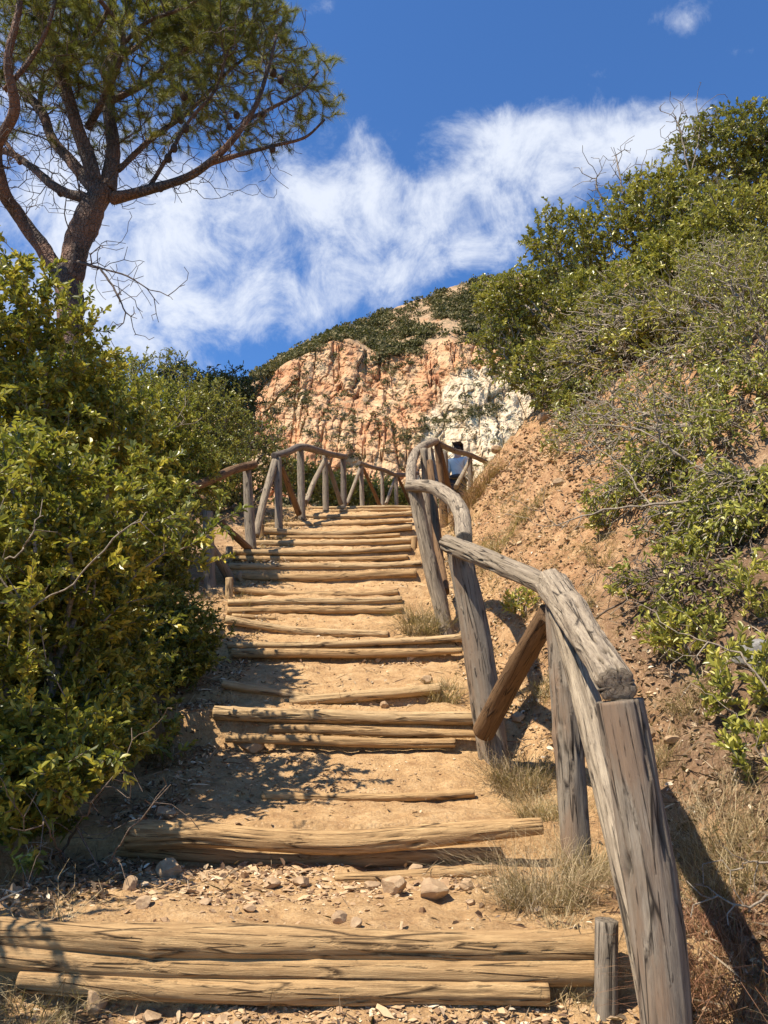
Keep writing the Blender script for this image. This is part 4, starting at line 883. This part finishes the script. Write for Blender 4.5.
def crown_keep(p):
    x, y = inpic(p)
    # the underside of the crown as an uneven line, its right edge, both cut in the tree's own shape
    right = np.interp(y, [-200, -10, 10, 25, 45, 60, 75, 100, 125, 140, 165], [200, 272, 296, 285, 300, 332, 318, 346, 330, 300, 268])
    low = np.interp(x, [-200, 0, 60, 130, 200, 250, 300, 345], [150, 150, 160, 165, 150, 160, 168, 150])
    return (x < right + 6 * rg.standard_normal(len(p))) & (y < low + 10 * rg.standard_normal(len(p))) & (x > -260)
T1 = []
c1 = at(150, 20, 13.2)
while sum(map(len, T1)) < 5400:
    p_ = c1 + unit(rg.standard_normal((3000, 3))) * [5.4, 3.0, 3.6] * (rg.random((3000, 1)) ** .45)
    p_ = p_[crown_keep(p_)]
    x, y = inpic(p_)
    dens = np.interp(y, [-200, 0, 60, 120, 170], [.5, 1, .8, .38, .14]) * (.12 + sstep(-.08, .14, fbm(p_[:, 0] * .9, p_[:, 1] * .9, p_[:, 2] * .9, 3, 66))) * np.interp(x, [-260, 0, 180, 230, 340], [.6, .9, .9, 1, 1])
    T1.append(p_[rg.random(len(p_)) < dens * .6])
T1 = np.concatenate(T1)[:5400]
A, par, tips = grow(seeds, T1, .22, .22, .35, rg)
r = radii(A, par, .0048, 2.5, .05)
ns_ = len(seeds)
V, fc = tubes(A, par, r, 4, sel=lambda e: e >= ns_)
mesh_obj('branchlets', V, fc, DARKTWIG, pine, True)
# bare dead twigs on the underside
T2 = []
while sum(map(len, T2)) < 2600:
    s_ = rg.integers(0, ns_, 500); p_ = A[s_] + rg.standard_normal((500, 3)) * [.6, .6, .5]; x, y = inpic(p_)
    T2.append(p_[(y > 0) & (y < 215) & (x < 310) & (y < 205 - .12 * x + 20)])
T2 = np.concatenate(T2)[:2600]
A2, par2, tips2 = grow(seeds, T2, .2, .12, .6, rg); r2 = radii(A2, par2, .0055, 2.4, .03)
V, fc = tubes(A2, par2, r2, 3, sel=lambda e: e >= ns_)
mesh_obj('dead_twigs', V, fc, DARKTWIG, pine, True)
def needles(A, par, tips, n_per, rg, L=.21, wdt=.0062):
    T = np.repeat(tips, n_per); N = len(T); d = unit(A[T] - A[par[T]]); pos = A[T] - d * (rg.random(N) * .20)[:, None]
    dr = unit(d * 1.0 + unit(rg.standard_normal((N, 3))) * rg.uniform(.25, 1.25, N)[:, None] + [0, 0, .22]); s = unit(np.cross(dr, rg.standard_normal((N, 3))))
    ln = L * rg.uniform(.7, 1.15, N)[:, None]
    V = np.stack([pos - s * wdt / 2, pos + s * wdt / 2, pos + dr * ln + np.array([0, 0, -.02])], 1).reshape(-1, 3)
    tn = np.repeat(np.repeat(np.clip(rg.normal(.5, .22, len(tips)), 0, 1), n_per), 3)
    return V, np.arange(N * 3).reshape(-1, 3), tn
V, fc, tn = needles(A, par, tips, 84, rg)
mesh_obj('needles', V, fc, NEEDLE, pine, False, {'tone': ('FLOAT', tn)})
# cones
bm = bmesh.new(); bmesh.ops.create_icosphere(bm, subdivisions=3, radius=1.0)
cv = np.array([q.co[:] for q in bm.verts]); cf = np.array([[q.index for q in fa.verts] for fa in bm.faces]); bm.free()
th_ = np.arctan2(cv[:, 1], cv[:, 0]); cv = cv * (1 + .16 * np.sin(th_ * 8 + cv[:, 2] * 9) * np.sin(cv[:, 2] * 14))[:, None] * [.062, .062, .08]
CONE = bark_mat('cone', (.03, .02, .015), (.10, .065, .045), 60)
for q, (px, py) in enumerate([(272, 57), (281, 62), (168, 122), (178, 100), (224, 123), (210, 135), (188, 120), (274, 143), (168, 151), (140, 172), (150, 168), (65, 40), (28, 60), (50, 208), (125, 110), (192, 136), (280, 125), (15, 176), (232, 122), (173, 148), (100, 75), (205, 120)]):
    Y = 12.1 + 1.2 * rg.random(); p_ = at(px, py, Y); j = int(np.argmin(((A - p_) ** 2).sum(1))); p_ = A[j] + np.array([0, 0, -.05])
    mesh_obj('cone', cv * rg.uniform(.85, 1.2) + p_, cf, CONE, pine, True)

# ------------------------------------------------------------------ the cliff hill
SKY_ = [(60, 470), (150, 430), (210, 400), (255, 376), (285, 359), (314, 344), (345, 328), (372, 318), (400, 305), (425, 297), (455, 286), (480, 279), (503, 276), (540, 272), (600, 262), (700, 262), (900, 300)]
CLF_ = [(60, 480), (150, 440), (210, 412), (255, 386), (285, 366), (308, 353), (330, 343), (350, 340), (372, 352), (400, 354), (425, 347), (449, 338), (480, 348), (520, 352), (600, 310), (700, 310), (900, 330)]
cols = np.linspace(60, 900, 760)
def elev(tbl, Y):
    py = np.interp(cols, [q[0] for q in tbl], [q[1] for q in tbl]); py = py + 1.6 * fbm(cols * .045, 0 * cols, 3, 4, 91)
    return np.array([at(x, y, Y) for x, y in zip(cols, py)])
Ybase, Yc0, Yc1, Ys = 108, 118, 142, 180
K0 = np.array([at(x, 560, Ybase) for x in cols]); K0[:, 2] = -14
KT = np.array([at(x, 505 + .0 * x, Yc0) for x in cols])
K1 = elev(CLF_, Yc1); K2 = elev(SKY_, Ys); K3 = K2 + [0, 70, -6]; K4 = K2 + [0, 260, -90]
rows = [(K0, KT, 40), (KT, K1, 330), (K1, K2, 90), (K2, K3, 20), (K3, K4, 14)]
Pm = []; Zn = []
for ri, (a, b, n) in enumerate(rows):
    for s in np.linspace(0, 1, n, endpoint=False): Pm.append(a * (1 - s) + b * s); Zn.append(np.full(len(cols), ri + s))
Pm = np.array(Pm); Zn = np.array(Zn)
x, y, z = Pm[..., 0], Pm[..., 1], Pm[..., 2]
cl = np.clip((Zn - 1) / .06, 0, 1) * np.clip((2.02 - Zn) / .05, 0, 1)
def ridge(n): return 1 - 2 * np.abs(n)
but = fbm(x * .10, 0 * z + 2, z * .045, 4, 51)
col_ = ridge(fbm(x * .35, z * .05, 1, 4, 52)); blk = fbm(x * .5, z * .4, 3, 4, 53); led = vnoise(x * .05, z * .32, 2, 54)
def worley(u, v, seed):
    iu, iv = np.floor(u), np.floor(v); f1 = np.full(u.shape, 9.); f2 = f1.copy(); cid = np.zeros(u.shape); z0 = np.zeros_like(u)
    for a in (-1, 0, 1):
        for b in (-1, 0, 1):
            px, py = iu + a, iv + b; qx = px + _h(px, py, z0, seed); qy = py + _h(px, py, z0, seed + 1); dd_ = np.sqrt((qx - u) ** 2 + (qy - v) ** 2)
            near_ = dd_ < f1; f2 = np.where(near_, f1, np.minimum(f2, dd_)); cid = np.where(near_, _h(px, py, z0, seed + 2), cid); f1 = np.where(near_, dd_, f1)
    return cid, f2 - f1
wx = x + 1.2 * fbm(x * .3, z * .3, 0, 3, 81); wz = z + 1.2 * fbm(x * .3, z * .3, 5, 3, 82)
c1_, e1_ = worley(wx * .20, wz * .05, 1); c2_, e2_ = worley(wx * .5, wz * .16 + .1 * wx, 4); c3_, e3_ = worley(wx * 1.1, wz * .5, 9)
frac = np.exp(-(fbm(x * .32, z * .045, 3, 3, 87) / .03) ** 2); bed = np.exp(-(fbm(x * .05, z * .35 + .1 * x, 6, 3, 88) / .035) ** 2)
rock = 1.5 * (c1_ - .5) + .7 * (c2_ - .5) + .35 * (c3_ - .5) - .9 * frac - .22 * bed + .45 * fbm(x * 1.3, z * 1.0, 3, 4, 83) - .4 * np.exp(-(e1_ / .05) ** 2)
# blocky fractures: cells of constant offset
cell = _h(np.floor(x * .55 + 1.5 * vnoise(x * .2, z * .2)), np.floor(z * .22 + 1.2 * vnoise(x * .15, z * .3, 4)), np.zeros_like(x), 3)
dy = cl * (3.4 * but + .6 * blk + .6 * led + rock) + (1 - cl) * (1.2 * fbm(x * .08, y * .08, z * .05, 4, 56))
y = y - dy
z = z + (1 - cl) * (.9 * fbm(x * .12, y * .12, 0, 4, 58)) * (Zn < 3)
Vh = np.stack([x, y, z], -1)
PXh, PYh = inpic(Vh.reshape(-1, 3)); PXh = PXh.reshape(x.shape); PYh = PYh.reshape(x.shape)
# white limestone on the right flank: boundary in the rock's own X/Z
xb = np.interp(z, [20, 41, 50, 60, 64, 68], [3.6, 4.8, 7.2, 10.4, 15, 30]) + 1.6 * fbm(z * .25, 0 * z, 1, 4, 60)
white = sstep(-1.0, 1.4, x - xb + 1.5 * fbm(x * .4, z * .4, 8, 4, 64)) * np.clip(1 - (Zn - 1.85) / .12, 0, 1)
sc_top = sstep(1.93, 2.06, Zn + .10 * fbm(x * .15, z * .15, 4, 4, 62))
thin = sc_top * 1.0
idx = np.arange(x.size).reshape(x.shape)
fch = np.stack([idx[:-1, :-1], idx[:-1, 1:], idx[1:, 1:], idx[1:, :-1]], -1).reshape(-1, 4)
def cliff_mat():
    t = NT('cliff_rock'); co = t.n('ShaderNodeTexCoord').outputs['Object']; 
    a = t.noise(t.scale(co, (1, 1, .6)), .16, 9, .68); b = t.noise(t.scale(co, (1, .6, .22)), .55, 8, .7); c_ = t.noise(co, 1.6, 6, .65)
    org = t.ramp(a, [(.32, (.40, .165, .075)), (.45, (.53, .27, .13)), (.57, (.60, .37, .20)), (.72, (.66, .50, .31))])
    wh = t.ramp(b, [(.32, (.40, .29, .16)), (.5, (.62, .48, .32)), (.68, (.76, .64, .46))])
    c = t.mix(t.attr('white').outputs['Fac'], org, wh)
    c = t.mix(t.ramp(b, [(.34, .5), (.45, 0.0)]), c, (.30, .16, .09))
    c = t.mix(t.ramp(c_, [(.38, .5), (.47, 0.0)]), c, (.26, .16, .09))
    pat = t.noise(co, .35, 6, .75); c = t.mix(t.ramp(pat, [(.52, 0.0), (.62, .6)]), c, (.34, .30, .18))
    sn = t.noise(co, .45, 6, .7); sf = t.math('MULTIPLY', t.attr('scrub').outputs['Fac'], t.ramp(sn, [(.38, .25), (.5, 1.0)]))
    c = t.mix(sf, c, t.ramp(t.noise(co, .9, 5, .7), [(.4, (.15, .12, .06)), (.6, (.42, .27, .16))])); t.color(c); t.b.inputs['Roughness'].default_value = .95
    n = t.bump(b, .8, .9); n = t.bump(c_, .6, .3, n); t.normal(n); return t.m
mesh_obj('hill', Vh.reshape(-1, 3), fch, cliff_mat(), attrs={'white': ('FLOAT', white.ravel()), 'scrub': ('FLOAT', thin.ravel())}, kind='structure', smooth=False)
# scrub: uncountable low bushes over the hill
prob = np.where(Zn < 3, sc_top * (.12 + sstep(-.12, .14, fbm(x * .22, y * .12, 2, 4, 73))), 0) + np.where((Zn > 1) & (Zn < 2), .05 + .16 * sstep(.05, .3, fbm(x * .12, z * .15, 7, 4, 71)), 0) + np.where(Zn < 1.03, .5, 0)
prob = prob * (Zn < 3.2) * (PXh < 620) * (PXh > 200) * (PYh < 520)
# ledge of green on the white flank
ledge = np.exp(-((PYh - (425 - .25 * (PXh - 430))) / 7) ** 2) * ((PXh > 415) & (PXh < 500)); prob = prob * (1 - .75 * white * (Zn > 1)) + .35 * ledge
w = prob.ravel(); cellA = np.interp(Zn.ravel(), [0, 1, 1.001, 2, 2.001, 3], [3, 3, .6, .6, 1.6, 1.6]); w = w * cellA; w /= w.sum()
pick = rg.choice(x.size, 5200, p=w); PP = Vh.reshape(-1, 3)[pick]; onrock = ((Zn.ravel()[pick] > 1) & (Zn.ravel()[pick] < 1.93))
M = 44; rad = np.where(onrock, rg.uniform(.35, .95, len(PP)), np.exp(rg.normal(-.1, .4, len(PP))).clip(.4, 1.9))
dirs = unit(rg.standard_normal((len(PP), M, 3))); dirs[..., 2] = np.abs(dirs[..., 2])
pos = PP[:, None] + dirs * (rad[:, None, None] * [1, 1, .8]) * rg.uniform(.6, 1.05, (len(PP), M, 1)) + [0, -.25, 0]
pos = pos.reshape(-1, 3); dd = unit(rg.standard_normal(pos.shape)); nn = unit(dirs.reshape(-1, 3) + .5 * rg.standard_normal(pos.shape))
rl_ = np.repeat(rad, M) * rg.uniform(.22, .5, len(pos))
V, fc, tn = leaves(pos, dd, nn, rl_, rl_ * .75, np.clip(np.repeat(rg.normal(.45, .34, len(PP)), M) + .08 * rg.standard_normal(len(pos)), 0, 1), rg, .2)
o = mesh_obj('hill_scrub', V, fc, SCRUB, None, False, {'tone': ('FLOAT', tn)}); tag(o, 'low dark scrub over the rocky hill', 'scrub', kind='stuff')

# ------------------------------------------------------------------ the walker beyond the railing corner
hp = at(457.5, 449, 16.4); gx_, gy_ = hp[0], hp[1]; gz_ = float(ground(gx_, gy_)); 
Hh = float(hp[2]) - gz_ + .10; Hh = min(max(Hh, 1.55), 1.85); gz_ = float(hp[2]) + .08 - Hh
def flat_mat(name, c, rough=.8):
    t = NT(name); n = t.noise(t.n('ShaderNodeTexCoord').outputs['Object'], 14, 4); t.color(t.mix(t.math('MULTIPLY', n, .5), tuple(c), tuple(q * .7 for q in c))); t.b.inputs['Roughness'].default_value = rough
    t.normal(t.bump(n, .3, .02)); return t.m
def skin_mesh(name, V, Ed, Rad, mat, parent, root=0, lv=2):
    me = bpy.data.meshes.new(name); me.from_pydata([tuple(v) for v in V], Ed, []); o = bpy.data.objects.new(name, me); COL.objects.link(o)
    m = o.modifiers.new('skin', 'SKIN'); m.use_smooth_shade = True; me.skin_vertices[0].data  # default layer
    for i, r_ in enumerate(Rad): me.skin_vertices[0].data[i].radius = (r_[0], r_[1]) if hasattr(r_, '__len__') else (r_, r_)
    me.skin_vertices[0].data[root].use_root = True
    s_ = o.modifiers.new('sub', 'SUBSURF'); s_.levels = s_.render_levels = lv
    me.materials.append(mat)
    dg = bpy.context.evaluated_depsgraph_get(); m2 = bpy.data.meshes.new_from_object(o.evaluated_get(dg)); m2.name = name
    bpy.data.objects.remove(o); o = bpy.data.objects.new(name, m2); COL.objects.link(o)
    if not m2.materials: m2.materials.append(mat)
    for p_ in m2.polygons: p_.use_smooth = True
    if parent: o.parent = parent
    WL[o.name] = np.zeros(3)
    return o
S = Hh / 1.75
SKINM = flat_mat('skin', (.45, .27, .19), .6)
jv = {'pel': (0, 0, .95), 'waist': (0, 0, 1.08), 'chest': (0, -.01, 1.28), 'sh': (0, 0, 1.42), 'neck': (0, 0, 1.50), 'h0': (0, .01, 1.58), 'h1': (0, .01, 1.66), 'h2': (0, 0, 1.73),
      'lsh': (-.17, 0, 1.41), 'lel': (-.24, .02, 1.13), 'lwr': (-.21, .14, .92), 'lha': (-.20, .18, .85), 'rsh': (.17, 0, 1.41), 'rel': (.25, .02, 1.13), 'rwr': (.22, .14, .92), 'rha': (.21, .18, .85),
      'lhip': (-.09, 0, .90), 'lkn': (-.10, .06, .50), 'lan': (-.10, -.03, .09), 'lto': (-.11, .13, .04), 'rhip': (.09, 0, .90), 'rkn': (.10, -.02, .50), 'ran': (.10, -.12, .10), 'rto': (.11, .04, .04)}
ks = list(jv); ix = {k: i for i, k in enumerate(ks)}
ed = [('pel', 'waist'), ('waist', 'chest'), ('chest', 'sh'), ('sh', 'neck'), ('neck', 'h0'), ('h0', 'h1'), ('h1', 'h2'), ('sh', 'lsh'), ('lsh', 'lel'), ('lel', 'lwr'), ('lwr', 'lha'), ('sh', 'rsh'), ('rsh', 'rel'), ('rel', 'rwr'), ('rwr', 'rha'),
      ('pel', 'lhip'), ('lhip', 'lkn'), ('lkn', 'lan'), ('lan', 'lto'), ('pel', 'rhip'), ('rhip', 'rkn'), ('rkn', 'ran'), ('ran', 'rto')]
rd = {'pel': (.13, .10), 'waist': (.125, .095), 'chest': (.15, .11), 'sh': (.10, .08), 'neck': .055, 'h0': .07, 'h1': .088, 'h2': .05, 'lsh': .06, 'lel': .042, 'lwr': .028, 'lha': .035, 'rsh': .06, 'rel': .042, 'rwr': .028, 'rha': .035,
      'lhip': .09, 'lkn': .06, 'lan': .04, 'lto': .035, 'rhip': .09, 'rkn': .06, 'ran': .04, 'rto': .035}
person = empty('person', (gx_, gy_, gz_), 'person in a pale blue shirt and dark cap walking behind the railing corner', 'person')
person.scale = (S, S, S); person.rotation_euler = (0, 0, R(-25))
skin_mesh('body', [jv[k] for k in ks], [(ix[a], ix[b]) for a, b in ed], [rd[k] for k in ks], SKINM, person)
def sub(keys, extra, grow_, mat, name, ext=None):
    k2 = [k for k in ks if k in keys]; i2 = {k: i for i, k in enumerate(k2)}
    V = [jv[k] if not ext or k not in ext else ext[k] for k in k2]
    skin_mesh(name, V, [(i2[a], i2[b]) for a, b in ed if a in i2 and b in i2], [tuple(q + grow_ for q in (rd[k] if hasattr(rd[k], '__len__') else (rd[k], rd[k]))) for k in k2], mat, person)
sub({'pel', 'waist', 'chest', 'sh', 'lsh', 'lel', 'rsh', 'rel'}, None, .022, flat_mat('pale_blue_cloth', (.42, .50, .54)), 'shirt')
sub({'pel', 'lhip', 'lkn', 'lan', 'rhip', 'rkn', 'ran'}, None, .018, flat_mat('dark_cloth', (.03, .035, .045)), 'trousers', {'pel': (0, 0, .96)})
skin_mesh('hair', [(0, -.02, 1.60), (0, -.015, 1.68), (0, .0, 1.75)], [(0, 1), (1, 2)], [.085, .10, .06], flat_mat('dark_hair', (.03, .02, .015)), person)
skin_mesh('cap', [(0, 0, 1.70), (0, 0, 1.76), (0, .12, 1.705)], [(0, 1), (0, 2)], [.105, .06, (.07, .012)], flat_mat('dark_cap', (.05, .035, .03)), person)
skin_mesh('waist_bag', [(-.13, -.15, .98), (0, -.18, 1.0), (.13, -.15, .98)], [(0, 1), (1, 2)], [(.06, .05), (.08, .06), (.06, .05)], flat_mat('dark_bag', (.03, .03, .035)), person, root=1)

# ------------------------------------------------------------------ sky and sun
SUN_EL = R(57); SUN = Vector((-.82, -.57, 0)).normalized() * math.cos(SUN_EL) + Vector((0, 0, math.sin(SUN_EL)))
sd = bpy.data.lights.new('sun', 'SUN'); sd.energy = 5.0; sd.angle = R(.5); sd.color = (1, .915, .77)
so = bpy.data.objects.new('sun', sd); COL.objects.link(so); so.rotation_euler = SUN.to_track_quat('Z', 'Y').to_euler(); so.location = (-20, 0, 30)
w = bpy.data.worlds.new('World'); sc.world = w; w.use_nodes = True; nt = w.node_tree; nt.nodes.clear()
N = nt.nodes.new; Lk = nt.links.new
def wm(op, a, b=None, clamp=False):
    o = N('ShaderNodeMath'); o.operation = op; o.use_clamp = clamp
    for i, v in enumerate((a, b)):
        if v is None: continue
        if isinstance(v, (int, float)): o.inputs[i].default_value = v
        else: Lk(v, o.inputs[i])
    return o.outputs[0]
sky = N('ShaderNodeTexSky'); sky.sky_type = 'NISHITA'; sky.sun_disc = False; sky.sun_elevation = SUN_EL
sky.sun_rotation = math.atan2(SUN.x, SUN.y) % (2 * math.pi)
sky.air_density = 1.0; sky.dust_density = .15; sky.ozone_density = 2.5; sky.altitude = 400
tc = N('ShaderNodeTexCoord'); sep = N('ShaderNodeSeparateXYZ'); Lk(tc.outputs['Generated'], sep.inputs[0])
zc = wm('MAXIMUM', sep.outputs[2], .04)
cu = wm('DIVIDE', sep.outputs[0], zc); cv_ = wm('DIVIDE', sep.outputs[1], zc)   # where the ray meets the cloud layer
cmb = N('ShaderNodeCombineXYZ'); Lk(cu, cmb.inputs[0]); Lk(cv_, cmb.inputs[1])
def wnoise(scale, detail, rough, dist, off):
    m = N('ShaderNodeVectorMath'); m.operation = 'ADD'; Lk(tc.outputs['Generated'], m.inputs[0]); m.inputs[1].default_value = off
    n = N('ShaderNodeTexNoise'); n.inputs['Scale'].default_value = scale; n.inputs['Detail'].default_value = detail; n.inputs['Roughness'].default_value = rough; n.inputs['Distortion'].default_value = dist
    Lk(m.outputs[0], n.inputs['Vector']); return n.outputs[0]
BL = [(250, 245, 120, 60, .56), (390, 222, 110, 50, .60), (545, 148, 110, 48, .84), (660, 120, 55, 34, .50), (170, 250, 70, 45, .45), (150, 310, 120, 60, .62), (320, 300, 100, 45, .48), (120, 220, 70, 60, .35), (20, 120, 130, 120, .30), (335, 8, 45, 22, .62), (685, 28, 42, 26, .60), (740, 50, 36, 14, .52), (610, 65, 40, 14, .40), (600, 70, 30, 16, .3), (470, 235, 90, 50, .5), (420, 40, 130, 50, -.8), (640, 60, 120, 35, -.5), (440, 165, 30, 20, -.4), (225, 290, 35, 15, -.35), (385, 245, 35, 15, -.2), (-200, 200, 200, 150, .5), (1000, 100, 150, 100, .3)]
tot = None
for (px, py, sx, sy_, amp) in BL:
    d0 = at(px, py, 1.0); c0 = (d0[0] / d0[2], 1 / d0[2]); dx = abs(at(px + sx, py, 1.0)[0] / at(px + sx, py, 1.0)[2] - c0[0]); dyv = abs(1 / at(px, py + sy_, 1.0)[2] - c0[1])
    a = wm('DIVIDE', wm('SUBTRACT', cu, float(c0[0])), float(dx)); b = wm('DIVIDE', wm('SUBTRACT', cv_, float(c0[1])), float(dyv))
    g = wm('MULTIPLY', wm('EXPONENT', wm('MULTIPLY', wm('ADD', wm('MULTIPLY', a, a), wm('MULTIPLY', b, b)), -.8)), amp)
    tot = g if tot is None else wm('ADD', tot, g)
n1 = wnoise(4.6, 9, .60, .25, (3.1, 1.2, 0)); n2 = wnoise(13.0, 10, .68, .5, (0, 4, 0))
dens = wm('ADD', wm('MINIMUM', tot, .80), wm('ADD', wm('MULTIPLY', wm('SUBTRACT', n1, .5), 1.9), wm('MULTIPLY', wm('SUBTRACT', n2, .5), 1.5)))
rp = N('ShaderNodeValToRGB'); rp.color_ramp.elements[0].position = .22; rp.color_ramp.elements[0].color = (0, 0, 0, 1); rp.color_ramp.elements[1].position = .98; rp.color_ramp.elements[1].color = (.92, .92, .92, 1)
rp.color_ramp.interpolation = 'EASE'
Lk(dens, rp.inputs[0])
tint = N('ShaderNodeMix'); tint.data_type = 'RGBA'; tint.blend_type = 'MULTIPLY'; tint.inputs[0].default_value = 1; Lk(sky.outputs[0], tint.inputs[6]); tint.inputs[7].default_value = (.66, 1.06, 1.50, 1)
mx = N('ShaderNodeMix'); mx.data_type = 'RGBA'; Lk(rp.outputs[0], mx.inputs[0]); Lk(tint.outputs[2], mx.inputs[6]); mx.inputs[7].default_value = (6.7, 7.1, 7.9, 1)
bg = N('ShaderNodeBackground'); bg.inputs[1].default_value = .072; Lk(mx.outputs[2], bg.inputs[0])
wo = N('ShaderNodeOutputWorld'); Lk(bg.outputs[0], wo.inputs[0])
sc.view_settings.view_transform = 'Standard'; sc.view_settings.look = 'None'; sc.view_settings.gamma = 1; sc.view_settings.exposure = .90
sc.render.engine = 'CYCLES'
sc.cycles.max_bounces = 6; sc.cycles.transparent_max_bounces = 4
